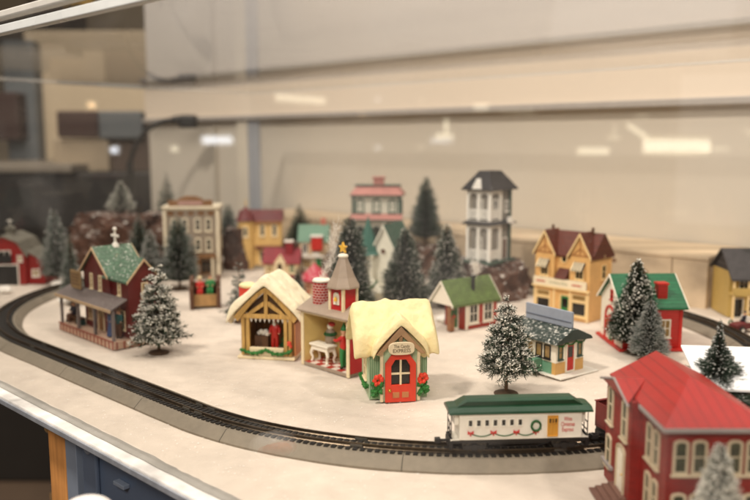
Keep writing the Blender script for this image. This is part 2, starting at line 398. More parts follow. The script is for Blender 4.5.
def crown(root, H, Rm, z0, n, frost, seed, style, grey=False, width=0.035, prof=0.9, clump=0.05, speck=0.0):
    rng = np.random.default_rng(seed)
    mats = [NEEDLEG if grey else NEEDLE, FROSTG if grey else FROST]
    Vs = []; Fs = []; Ms = []; off = 0
    tris_V = []; tris_F = []; tris_M = []
    def rad(t, ang):
        base = Rm*np.clip(1-t, 0, 1)**prof
        wob = 1+0.13*np.sin(ang*3+seed+t*9)+0.10*np.sin(ang*5-t*17+seed*2)+0.09*np.sin(t*38+seed)
        return base*wob+0.10*(t < .97)
    if style == 'brush':
        t = 1-np.sqrt(rng.uniform(0, 1, n))*1.0; t = np.clip(t, 0, 1); ang = rng.uniform(0, 2*np.pi, n)
        r = rad(t, ang)*rng.uniform(.72, 1.06, n)
        z = z0+(H-z0)*t
        P0 = np.stack([0.05*np.cos(ang), 0.05*np.sin(ang), z], 1)
        rise = r*rng.uniform(.10, .45, n)
        P1 = np.stack([r*np.cos(ang), r*np.sin(ang), np.minimum(z+rise, H+.1)], 1)
        fm = rng.uniform(0, 1, n) < frost
        mo = fm.astype(int); mi = np.zeros(n, int)
        V, Fq, M = strips(P0, P1, rng.uniform(.7, 1.4, n)*width, mi, mo, rng.uniform(.6, .88, n), rng, .03)
        Vs.append(V); Fs.append(Fq); Ms.append(M)
        idx = rng.choice(n, int(n*(frost*.45+speck))); C = P1[idx]-(P1[idx]-P0[idx])*rng.uniform(0, .22, (len(idx), 1))
        cV, cF, cM = clumps(C, rng.uniform(.35, 1.25, len(idx))*clump, rng, 1)
    else:                                   # branchy, flocked
        nb = int(n/34); tb = 1-np.sqrt(rng.uniform(0, 1, nb)); tb = np.clip(tb, 0, .98)
        tiers = 8; tb = (np.floor(tb*tiers)+rng.uniform(.1, .75, nb))/tiers
        ab = rng.uniform(0, 2*np.pi, nb)
        rb = rad(tb, ab)*rng.uniform(.72, 1.12, nb)
        C0 = np.stack([np.zeros(nb), np.zeros(nb), z0+(H-z0)*tb], 1)
        E0 = np.stack([rb*np.cos(ab), rb*np.sin(ab), z0+(H-z0)*tb+rb*rng.uniform(-.12, .18, nb)], 1)
        V, Fq, M = strips(C0, E0, np.full(nb, .05), np.zeros(nb, int), np.zeros(nb, int), np.full(nb, .5), rng, .06)
        Vs.append(V); Fs.append(Fq); Ms.append(M); off += len(V)
        k = 34; q = rng.uniform(.15, 1, (nb, k)) ** .8
        B = C0[:, None]+(E0-C0)[:, None]*q[..., None]; B[..., 2] += .06*rb[:, None]*4*q*(1-q)
        d = (E0-C0)/(np.linalg.norm(E0-C0, axis=1, keepdims=True)+1e-6)
        rv = rng.normal(size=(nb, k, 3)); rv[..., 2] += .25
        rv = rv/np.linalg.norm(rv, axis=2, keepdims=True)+d[:, None]*1.0
        rv /= np.linalg.norm(rv, axis=2, keepdims=True)
        ln = rng.uniform(.22, .5, (nb, k, 1))*(.45+.55*min(1, Rm/2.0))*(1-.35*tb[:, None, None])
        P1 = (B+rv*ln).reshape(-1, 3); P0 = B.reshape(-1, 3)
        up = (rv[..., 2] > -.05).reshape(-1); fm = (rng.uniform(0, 1, nb*k) < frost) & up
        V, Fq, M = strips(P0, P1, rng.uniform(.8, 1.6, nb*k)*width, (fm & (rng.uniform(0, 1, nb*k) < .55)).astype(int), fm.astype(int), rng.uniform(.3, .6, nb*k), rng)
        Vs.append(V); Fs.append(Fq+off); Ms.append(M)
        idx = np.where(fm)[0]; idx = rng.choice(idx, int(len(idx)*.35))
        cV, cF, cM = clumps(P1[idx], rng.uniform(.4, 1.2, len(idx))*clump, rng, 1)
    V = np.concatenate(Vs); Fq = np.concatenate(Fs); M = np.concatenate(Ms)
    # merge quads + tris as triangles
    T3 = np.concatenate([Fq[:, [0, 1, 2]], Fq[:, [0, 2, 3]]]); MT = np.concatenate([M, M])
    F3 = np.concatenate([T3, cF+len(V)]); V = np.concatenate([V, cV]); MT = np.concatenate([MT, cM])
    return np_mesh('crown', V, F3, MT, mats, root)
def tree(px, py, top, half, label, style='brush', frost=.35, grey=False, n=2600, elev=0.0, seed=0, group='bottle brush trees', pos=None,
         prof=.9, trunk=.10, base=True, lean=0.0, width=.035, clump=.05, speck=0.0):
    g = G(px, py, elev) if pos is None else Vector(pos)
    s = (F/(g.y*cp+(CH-elev)*sp))
    h = None
    # height so that the tip projects to row 'top'
    b = -(top-250)/F; dy = cp+b*sp; dz = -sp+b*cp
    H = CH+dz*(g.y/dy)-elev; Rm = half/s
    r = thing('bottle_brush_tree', label, 'tree', g.x, g.y, elev, random.uniform(0, 360), group)
    mb = MB(); z0 = H*trunk
    mb.cyl((0, 0, 0), (0, 0, H*.97), max(.09, Rm*.07), .03, 8); mb.build('trunk', TRUNK, r)
    if base:
        bb = MB(); bb.lathe([(Rm*.42, 0), (Rm*.42, .10), (Rm*.3, .2), (Rm*.1, .3)], n=14); bb.build('stand', BASEM, r)
    crown(r, H, Rm, z0, n, frost, seed+int(px), style, grey, width, prof, clump, speck)
    if lean: r.rotation_euler[0] = R(lean)
    return r
TR = [
 (58, 285, 208, 16, 'dark dusty bottle brush tree between the red barn and the railway curve', dict(frost=.45, grey=True, n=4200, prof=.6, clump=.09, speck=.05)),
 (124, None, 180, 14, 'snowy tipped tree standing on top of the brown rock tunnel', dict(frost=.6, n=4600, pos=(-40.5, 124.5), elev=8.0, prof=.9, clump=.06)),
 (168, None, 169, 17, 'dark grey tree rising behind the left end of the tall cream hotel', dict(frost=.15, grey=True, n=2400, pos=(-37.0, 139.0), elev=2.0)),
 (180, 289, 216, 21, 'wide grey dusted tree in front of the left half of the cream hotel', dict(frost=.45, grey=True, n=6500, prof=.6, clump=.06)),
 (141, 279, 213, 15, 'slim grey tree behind the green roofed red station, left of a snow edged one', dict(frost=.35, grey=True, n=3600, prof=.7)),
 (152, 290, 229, 15, 'slim tree with white snowy edges just behind the red station gable', dict(frost=.6, n=3600, prof=.7, grey=True, clump=.09, speck=.1)),
 (229, 264, 203, 13, 'dark narrow tree at the right wall of the cream hotel', dict(frost=.12, grey=True, n=4200, prof=.5)),
 (240, 322, 259, 15, 'flocked green tree left behind the candy hut with the red chimney', dict(style='branch', frost=.45, n=4200)),
 (159, 353, 264, 24, 'heavily snow flocked tree at the right corner of the red station platform', dict(style='branch', frost=.72, n=17000, trunk=.13, width=.055, clump=.085, prof=.72)),
 (350, 322, 214, 25, 'dark green tree with white specks behind the bell tower with the gold star', dict(frost=.10, n=12000, clump=.07, prof=.6, speck=.05, width=.045)),
 (405, 314, 227, 24, 'dark green tree with white specks behind the snowy roof of the mint shop', dict(frost=.10, n=12000, clump=.07, prof=.7, speck=.05, width=.045)),
 (425, None, 175, 17, 'tall grey tree on the snowy rise between the pink roofed and the black roofed house', dict(frost=.25, grey=True, n=6500, pos=(7.4, 113.5), elev=4.6, prof=.62)),
 (446, 306, 222, 20, 'frosted green tree directly behind the left end of the mossy roofed cottage', dict(frost=.18, n=9500, clump=.075, prof=.7, speck=.05)),
 (506, 394, 294, 29, 'loose branched snow tipped tree on a brown trunk behind the passenger car', dict(style='branch', frost=.6, n=14000, trunk=.2, width=.045, clump=.075, prof=.85)),
 (634, 352, 257, 26, 'tall dark tree with white flecks before the bright green roof', dict(frost=.12, n=12000, prof=.8, clump=.085, speck=.08, width=.045)),
 (648, 361, 299, 18, 'smaller greyish frosted tree leaning against the tall dark one before the green roof', dict(frost=.65, n=9000, width=.03, prof=.75, clump=.045, grey=True, speck=.1)),
 (304, None, 202, 17, 'faint dark tree far back behind the pale green shop', dict(frost=.08, grey=True, n=2400, pos=(-13.0, 134.0), elev=1.0)),
 (269, None, 203, 6, 'tip of a dark tree poking up behind the maroon roof of the yellow house', dict(frost=.08, grey=True, n=1200, pos=(-18.0, 128.0), elev=1.0)),
 (73, 305, 232, 13, 'thin silvery tree behind the sign side of the red station', dict(frost=.5, grey=True, n=2600)),
 (298, 300, 266, 9, 'small green tree beside the red brick chimney', dict(frost=.3, n=1600)),
 (714, None, 318, 44, 'dark tree with a thin tip in front of the glaring white roof', dict(frost=.15, grey=True, n=9000, pos=(20.9, 46.2), elev=0, prof=1.7, trunk=.35, clump=.07, speck=.03)),
 (744, None, 378, 20, 'blurred grey tree below the white roof at the right edge', dict(frost=.5, grey=True, n=2600, pos=(22.2, 45.4), elev=0)),
 (730, None, 442, 29, 'blurred pale frosted tree in front of the big red brick building', dict(frost=.8, n=12000, pos=(15.4, 33.3), elev=0, prof=.7, clump=.05, speck=.1)),
]
for (px, py, top, half, lab, kw) in TR:
    tree(px, py, top, half, lab, **kw)
# ---------------------------------------------------------------- table, snow cloth, ledge
def slab(mb, s0, s1, n0, n1, z0, z1, m=0):
    c = [un(s0, n0), un(s1, n0), un(s1, n1), un(s0, n1)]
    mb.prism([(p.x, p.y) for p in c], 'z', z0, z1, m)
NF = -34.4
# snow cloth with soft wrinkles and a rolled front edge
vs = []; fs = []; nn = []; x = NF
while x < 45.5: nn.append(x); x += 0.55 if x < -20 else 1.1
nn.append(45.5)
ss = [-48+1.1*i for i in range(int(122/1.1)+1)]
for i, s in enumerate(ss):
    for j, n in enumerate(nn):
        z = 0.0
        d = n-NF
        w = (noise.noise(Vector((s*.16, n*.16, 1)))*0.16+noise.noise(Vector((s*.5, n*.5, 5)))*0.08+noise.noise(Vector((s*.05, n*.9, 9)))*.04)
        q = C2+U*s+N*n
        dd = q-C2; t = max(0, min(LEN, dd.dot(U))); dr = abs((dd-U*t).length-RAD)
        k = min(1, max(0.0, (dr-1.5)/2)) ; z = w*k - 0.05*(1-k)
        if d < 1.2: z -= (1.2-d)**2*0.30
        nj = n+(0.18*noise.noise(Vector((s*.3, 0, 4))) if j == 0 else 0)
        p = un(s, nj, z-0.06); vs.append(p)
J = len(nn)
for i in range(len(ss)-1):
    for j in range(J-1): fs.append((i*J+j, (i+1)*J+j, (i+1)*J+j+1, i*J+j+1))
mb = MB(); mb.add(vs, fs)
o = mb.build('snow_cloth', SNOWF, smooth=True); tag(o, kind='structure'); o.name = 'ground'
PAINTW = mat('scuffed_white_board', (206, 202, 196), 0.6, 0.55, 60, 0.6, dirt=.4)
TAPE = mat('grey_tape', (136, 132, 124), 0.55, 0.3, 120, 0.8)
TRIM = mat('metal_trim', (168, 172, 180), 0.35, 0.35, 120, 0.4, metal=0.5)
tb = thing('display_table', 'long display table with scuffed white edge board, grey tape line and metal trim', 'table', un(0, NF).x, un(0, NF).y, 0, 0)
def rel(o): o.parent = tb; o.location = o.location-tb.location
m = MB(); slab(m, -48, 74, -35.9, 48, -1.0, -0.50); rel(m.build('table_top', PAINTW, bevel=.12))
m = MB()
seg = [(-48+0.8*i) for i in range(153)]
pts = []
for i, s in enumerate(seg):
    a = 0.14*noise.noise(Vector((s*.5, 3, 0))); pts.append((s, NF-0.62+a*.4, NF+.10+a))
vs = []; fs = []
for (s, a, b) in pts: vs += [un(s, a, -.485), un(s, b, -.485), un(s, b, -.40), un(s, a, -.44)]
for i in range(len(pts)-1):
    for k in range(4): fs.append((i*4+k, i*4+(k+1) % 4, i*4+4+(k+1) % 4, i*4+4+k))
m.add(vs, fs); rel(m.build('tape_strip', TAPE, smooth=False))
m = MB(); slab(m, -48, 74, -36.05, -35.903, -1.05, -0.66); rel(m.build('edge_trim', TRIM, bevel=.04))
m = MB(); slab(m, 74.01, 74.3, -35.9, 48, -1.2, -0.3); rel(m.build('end_trim', TRIM, bevel=.04))
LEG = mat('orange_timber', (206, 142, 78), 0.6, 0.2, 60, .6, kind='wood', axis='z')
m = MB(); slab(m, 9.6, 12.3, -34.2, -29, -78, -1.01); rel(m.build('leg', LEG, bevel=.1))
m = MB(); slab(m, 17, 20, -25, -22, -78, -1.01); rel(m.build('leg', mat('dark_timber', (92, 72, 54), .7, .3, 60, .6, kind='wood', axis='z'), bevel=.1))
m = MB(); slab(m, 70, 73, 20, 24, -78, -1.01); rel(m.build('leg', LEG, bevel=.1))
m = MB(); slab(m, 12.4, 15.0, -33.4, -31, -3.8, -1.01); rel(m.build('corner_block', WOODT, bevel=.3))
LEDGE = mat('pale_plywood', (212, 190, 160), 0.65, 0.35, 14, 0.6, kind='wood')
lg = thing('back_ledge', 'raised pale plywood ledge running along the wall behind the railway', 'ledge', un(0, 33.5).x, un(0, 33.5).y)
def rel2(o): o.parent = lg; o.location = o.location-lg.location
KNOT = mat('knot_brown', (120, 84, 56), .7, .4, 100, .3)
for (a, b) in ((-13.2, -9.0), (-8.9, 30), (30.1, 74)):
    m = MB(); slab(m, a, b, 33.5, 34.6, -.5, 5.7); rel2(m.build('fascia_board', LEDGE, bevel=.08))
m = MB(); slab(m, -13.3, 74, 33.35, 45.6, 5.71, 6.2); rel2(m.build('shelf_board', LEDGE, bevel=.08))
m = MB(); slab(m, -13.2, -12.2, 34.7, 45.6, -.5, 5.7); rel2(m.build('end_board', LEDGE, bevel=.08))
m = MB(); slab(m, -48, -13.35, 44.3, 45.6, -.5, 6.2); rel2(m.build('fascia_board', LEDGE, bevel=.08))
for (s, z, r) in ((-5.6, 3.4, .32), (-1.5, 4.6, .22), (4.5, 3.0, .28)):
    m = MB(); p = un(s, 33.49, z)
    Mx = T(p) @ Matrix.Rotation(ANG, 4, 'Z') @ Matrix.Rotation(R(90), 4, 'X')
    m.M = Mx; m.lathe([(r*1.3, -.01), (r*1.1, .012), (r*.2, .016)], n=12); rel2(m.build('knot', KNOT))
# ---------------------------------------------------------------- railway
BED = mat('roadbed_grey', (130, 120, 104), 0.7, 0.2, 200, .6)
TIE = mat('black_sleepers', (24, 22, 20), 0.6, 0.3, 500, .6)
RAIL = mat('worn_rail', (96, 84, 70), 0.36, 0.3, 200, .2, metal=0.9)
def path(step=1.0):
    out = []
    L1 = LEN; arc = math.pi*RAD; tot = 2*L1+2*arc; k = int(tot/step)
    for i in range(k):
        d = tot*i/k
        if d < L1: p = C2+U*d-N*RAD; t = U
        elif d < L1+arc:
            a = (d-L1)/RAD; c = C2+U*L1; p = c+(-N*math.cos(a)+U*math.sin(a))*RAD; t = N*math.sin(a)+U*math.cos(a)
        elif d < 2*L1+arc:
            e = d-L1-arc; p = C2+U*(L1-e)+N*RAD; t = -U
        else:
            a = (d-2*L1-arc)/RAD; p = C2+(N*math.cos(a)-U*math.sin(a))*RAD; t = -N*math.sin(a)-U*math.cos(a)
        out.append((p, t))
    return out
tk = thing('railway_track', 'oval toy railway track on grey roadbed around the village', 'track', C2.x, C2.y)
def sweep(prof, name, m, step, closedprof=True, bev=0, z=0):
    P = path(step); vs = []; fs = []; k = len(prof)
    for (p, t) in P:
        o = Vector((t.y, -t.x))     # outward
        for (a, h) in prof: q = p+o*a; vs.append((q.x-C2.x, q.y-C2.y, h))
    n = len(P)
    for i in range(n):
        for j in range(k):
            a = i*k; b = ((i+1) % n)*k; fs.append((a+j, a+(j+1) % k, b+(j+1) % k, b+j))
    mb = MB(); mb.add(vs, fs); return mb.build(name, m, tk)
sweep([(-1.95, -.1), (1.95, -.1), (1.95, .04), (1.28, .62), (-1.28, .62), (-1.95, .04)], 'roadbed', BED, 1.2)
GA = 0.55
for s in (-1, 1):
    c = s*GA
    o = sweep([(c-.10, .70), (c+.10, .70), (c+.035, .76), (c+.05, .90), (c+.05, .95), (c-.05, .95), (c-.05, .90), (c-.035, .76)], 'rail', RAIL, .8)
JT = mat('joint_dark', (70, 64, 54), .8, .2)  # thin dark seam lines between the roadbed sections
PJ = path(1.2)
for i in range(4, len(PJ), 10):
    p, t = PJ[i]; m = MB(T((p.x-C2.x, p.y-C2.y, 0)) @ Matrix.Rotation(math.atan2(t.y, t.x), 4, 'Z'))
    m.prism([(-1.96, -.05), (1.96, -.05), (1.96, .045), (1.285, .625), (-1.285, .625), (-1.96, .045)], 'x', -.03, .03); m.build('bed_joint', JT, tk)
P = path(0.46); m = MB()
for i, (p, t) in enumerate(P):
    m.M = T((p.x-C2.x, p.y-C2.y, 0)) @ Matrix.Rotation(math.atan2(t.y, t.x), 4, 'Z')
    m.box(-.135, .135, -1.02, 1.02, .60, .715)
m.build('sleepers', TIE, tk)
for i in range(0, len(P), 27):
    m = MB(); p, t = P[i]; m.M = T((p.x-C2.x, p.y-C2.y, 0)) @ Matrix.Rotation(math.atan2(t.y, t.x), 4, 'Z')
    for s in (-1, 1): m.box(-.4, .4, s*GA-.11, s*GA+.11, .72, .88)
    m.build('rail_joiner', mat('joiner_metal', (120, 116, 108), .4, .2, metal=.7), tk)
# loose flakes of artificial snow
m = MB()
for k in range(9000):
    s, n = random.uniform(-20, 60), random.uniform(-34, 30); q = un(s, n); d = q.xy-C2; t = max(0, min(LEN, d.dot(U)))
    if abs((d-U*t).length-RAD) < 2.1: continue
    a = random.uniform(.015, .055); h_ = random.uniform(0, .04)
    m.add([(q.x-a, q.y, h_), (q.x, q.y-a*random.uniform(.5, 1.2), h_+a*.6), (q.x+a, q.y, h_+.01), (q.x, q.y+a, h_+a*.8)], [(0, 1, 2), (0, 2, 3)])
tag(m.build('snow_flakes', mat('flake_white', (236, 232, 226), .6, .05)), 'loose flakes of artificial snow lying on the white cloth', 'snow flakes', kind='stuff')
# ---------------------------------------------------------------- train
TG = mat('car_roof_green', (18, 62, 38), 0.4, 0.15, 200, .4)
TW = mat('car_white', (236, 230, 216), 0.4, 0.05)
TRD = mat('car_lettering_red', (196, 44, 40), 0.5, 0.05)
TBK = mat('car_black', (24, 23, 24), 0.45, 0.2)
OCH = mat('ochre', (214, 156, 58), .5, .1)
def car_base(root, L, zf):
    m = MB(); m.box(-L/2, L/2, -.75, .75, zf-.18, zf); m.box(-L*.22, L*.22, -.5, .5, zf-.42, zf-.18)
    for s in (-1, 1): m.tube([(s*L*.22, -.8, zf-.2), (s*L*.12, -.8, zf-.42), (-s*0, -.8, zf-.42)], .03, 5)
    m.build('underframe', TBK, root, bevel=.02)
    for sx in (-1, 1):
        b = MB(); cx = sx*L*.33
        for y in (-.62, .62): b.box(cx-.75, cx+.75, y-.06, y+.06, zf-.62, zf-.36); b.box(cx-.2, cx+.2, y-.1, y+.1, zf-.7, zf-.3)
        b.box(cx-.2, cx+.2, -.6, .6, zf-.5, zf-.18)
        bo = b.build('bogie', TBK, root, bevel=.02)
        for wx in (-.48, .48):
            for y in (-.52, .52):
                w = MB(); w.cyl((cx+wx, y-.06, .95+.34), (cx+wx, y+.06, .95+.34), .34, n=18)
                w.cyl((cx+wx, y-(.0 if y > 0 else .1)-.02, .95+.34), (cx+wx, y+(.1 if y > 0 else 0)+.02, .95+.34), .12, n=8)
                w.build('wheel', mat('wheel_metal', (70, 66, 60), .35, .2, metal=.6), bo)
        c = MB(); c.box(sx*L/2, sx*(L/2+.75), -.07, .07, 1.35, 1.5); c.box(sx*(L/2+.62), sx*(L/2+1.0), -.2, .2, 1.3, 1.58)
        c.box(sx*(L/2+.05), sx*(L/2+.16), -.62, .62, 1.25, 1.6)
        c.build('coupler', TBK, root, bevel=.02)
def on_track(px, py):
    q = G(px, py, .95); d = q-C2; t = max(0, min(LEN, d.dot(U))); c = C2+U*t; v = (q-c).normalized(); p = c+v*RAD
    return p, math.degrees(math.atan2(v.x, -v.y))
p, a = on_track(515, 443)
pc = thing('passenger_car', 'white passenger car with dark green roof, wreath and red bows on the front curve', 'train car', p.x, p.y, 0, a)
pc.scale = (.9, 1, 1)
L = 8.35; zf = 1.75; HW = .92
m = MB(); m.box(-L/2, L/2, -HW, HW, zf, 3.35); m.box(-L/2-.55, L/2+.55, -.72, .72, zf-.15, zf-.02)
body = m.build('body', TW, pc, bevel=.03)
car_base(pc, L+1.0, zf-.1)
# roof with raised clerestory sloping down at the ends
m = MB(); z = 3.36; e = L/2+.72
prof = [(-1.06, 0), (-1.02, .14), (-.72, .34), (-.45, .40), (.45, .40), (.72, .34), (1.02, .14), (1.06, 0)]
secs = [(-e, .72), (-e+.2, .85), (-e+1.1, 1), (e-1.1, 1), (e-.2, .85), (e, .72)]
vs = [(x, y, z+h*k) for (x, k) in secs for (y, h) in prof]; n = len(prof)
fs = [(i*n+j, i*n+(j+1) % n, (i+1)*n+(j+1) % n, (i+1)*n+j) for i in range(len(secs)-1) for j in range(n)]+[tuple(range(n)), tuple(range((len(secs)-1)*n, len(secs)*n))]
m.add(vs, fs)
prof = [(-.56, .3), (-.56, .62), (-.62, .62), (-.60, .68), (-.3, .78), (.3, .78), (.60, .68), (.62, .62), (.56, .62), (.56, .3)]
secs = [(-e+.5, 0), (-e+1.25, 1), (e-1.25, 1), (e-.5, 0)]
vs = [(x, y, z+.3+(h-.3)*k) for (x, k) in secs for (y, h) in prof]; n = len(prof)
fs = [(i*n+j, i*n+(j+1) % n, (i+1)*n+(j+1) % n, (i+1)*n+j) for i in range(len(secs)-1) for j in range(n)]+[tuple(range(n)), tuple(range((len(secs)-1)*n, len(secs)*n))]
m.add(vs, fs); m.build('roof', TG, pc, bevel=.015)
for sx in (-1, 1):   # end balconies
    m = MB(); x = sx*(L/2+.5)
    for y in (-.62, 0, .62): m.cyl((x, y, zf-.1), (x, y, zf+.85), .035, n=6)
    m.box(x-.03, x+.03, -.66, .66, zf+.80, zf+.87); m.box(x-.03, x+.03, -.66, .66, zf+.3, zf+.36)
    m.box(x-.12, x+.12, -.66, .66, zf-.7, zf-.02)
    for y in (-.66, .66): m.cyl((x, y, zf), (x, y, 3.37), .03, n=6)
    m.build('balcony', TBK, pc)
    m = MB(); m.box(sx*(L/2+.001), sx*(L/2+.32), -.7, .7, 2.6, 3.34); m.build('vestibule_hood', TW, pc, bevel=.05)
FM = T((0, -HW, 0))
for i in range(7):
    window(pc, FM, -L/2+.73+i*.56, 2.62, .25, .38, TW, GLASSD, 1, 1, fw=.05, sill=False)
window(pc, T((0, -HW-.012, 0)), 2.15, 1.92, .62, 1.2, OCH, OCH, 2, 1, fw=.05, sill=False, name='door')
for i in range(3): window(pc, T((0, -HW-.05, 0)), 1.95+i*.2, 2.72, .13, .3, OCH, GLASSD, 1, 1, fw=.025, sill=False)
m = MB()
pts = [(1.0+.31*math.cos(t*.2617), -HW-.06, 2.55+.31*math.sin(t*.2617)) for t in range(24)]
m.tube(pts, .07, 6, closed=True)
for k in range(60):
    q = random.choice(pts); m.ball((q[0]+random.uniform(-.07, .07), q[1]-random.uniform(0, .07), q[2]+random.uniform(-.07, .07)), .035, n=4, k=3)
m.build('wreath', DKGREEN, pc)
bx = [-3.45, -1.75, .0-.62+.62, 1.3]
bx = [-L/2+.75, -L/2+2.3, -L/2+3.85, 1.0]
for i in range(3):
    a_, b_ = bx[i], bx[i+1]; m = MB()
    m.tube([(a_+(b_-a_)*t/12, -HW-.03, 2.16-.2*math.sin(math.pi*t/12)+.0) for t in range(13)], .035, 5); m.build('garland', DKGREEN, pc)
for i, b_ in enumerate(bx):
    m = MB(); zz = 2.2
    for s in (-1, 1): m.prism([(b_, zz), (b_+s*.2, zz+.14), (b_+s*.2, zz-.1)], 'y', -HW-.09, -HW-.03)
    m.ball((b_, -HW-.07, zz), .06, n=6, k=4); m.box(b_-.05, b_+.05, -HW-.06, -HW-.02, zz-.2, zz); m.build('bow', TRD, pc)
for i, (tx, w_) in enumerate((('White', .55), ('Christmas', .95), ('Express', .78))):
    text('lettering', tx, TRD, pc, T((3.2, -HW-.012, 2.92-i*.33)), .38, w_, depth=.008)
m = MB(); m.box(-.8, .3, -HW-.03, -HW, 1.78, 1.86); m.box(-L/2+.3, L/2-.1, -HW-.02, -HW-.001, 1.752, 1.80); m.build('sill_strip', TW, pc)
# gondola behind
p, a = on_track(640, 434)
p = C2+Vector((math.cos(R(-90+22.4)), math.sin(R(-90+22.4))))*RAD
a = 22.4
gd = thing('gondola_car', 'dark red open gondola car coupled behind the white passenger car', 'train car', p.x, p.y, 0, a)
DR = mat('gondola_red', (112, 28, 26), .5, .2)
L = 7.6; m = MB(); m.box(-L/2, L/2, -.85, .85, 1.7, 1.85)
for y in (-.85, .78): m.box(-L/2, L/2, y, y+.07, 1.853, 3.3)
for x in (-L/2, L/2-.07): m.box(x, x+.07, -.778, .778, 1.853, 3.3)
for i in range(9): x = -L/2+.1+i*(L-.2)/8; m.box(x-.05, x+.05, -.9, -.852, 1.7, 3.3)
m.box(-L/2-.03, L/2+.03, -.93, -.70, 3.303, 3.38); m.box(-L/2-.03, L/2+.03, .70, .93, 3.303, 3.38)
m.build('body', DR, gd, bevel=.02); car_base(gd, L, 1.7)
m = MB(); m.box(-L/2+.1, L/2-.1, -.75, .75, 1.86, 3.0); m.build('coal_load', mat('coal', (26, 25, 26), .6, .5, 300, 6), gd)
def line(l, r):
    a = G(*l); b = G(*r); d = b-a
    return (a+b)/2, math.degrees(math.atan2(d.y, d.x)), d.length
def corner(px, py, th, W, which='l'):
    """origin (front centre) from the ground pixel of the front left / right corner"""
    a = G(px, py); d = Vector((math.cos(R(th)), math.sin(R(th))))
    return a+d*(W/2 if which == 'l' else -W/2)
FI = T((0, 0, 0))
def wreath(root, M, x, z, r, bow=True, name='wreath'):
    m = MB(M); pts = [(x+r*math.cos(t*math.pi/7), -.12, z+r*math.sin(t*math.pi/7)) for t in range(14)]
    m.tube(pts, r*.33, 6, closed=True)
    for k in range(40):
        q = random.choice(pts); m.ball((q[0]+random.uniform(-r, r)*.25, q[1]-r*.2, q[2]+random.uniform(-r, r)*.25), r*.16, n=4, k=3)
    o = m.build(name, DKGREEN, root)
    if bow:
        m = MB(M)
        for s in (-1, 1): m.prism([(x, z-r), (x+s*r*.6, z-r*.6), (x+s*r*.6, z-r*1.5)], 'y', -.28, -.2)
        m.build('bow', REDP, o)
    return o
def swag(root, M, x0, x1, z, dip, r=.16, m_=None, name='garland'):
    m = MB(M); pts = [(x0+(x1-x0)*t/14, -.14, z-dip*math.sin(math.pi*t/14)) for t in range(15)]
    m.tube(pts, r*.6, 6)
    for k in range(int(90*abs(x1-x0)/3)+20):
        q = random.choice(pts); m.ball((q[0]+random.uniform(-.1, .1), q[1]+random.uniform(-r, r)*.7, q[2]+random.uniform(-r, r)*.7), r*.42, n=5, k=3, jit=.3)
    return m.build(name, m_ or GARL, root)
GARL = mat('bright_garland', (44, 118, 44), 0.65, 0.4, 900, 1)
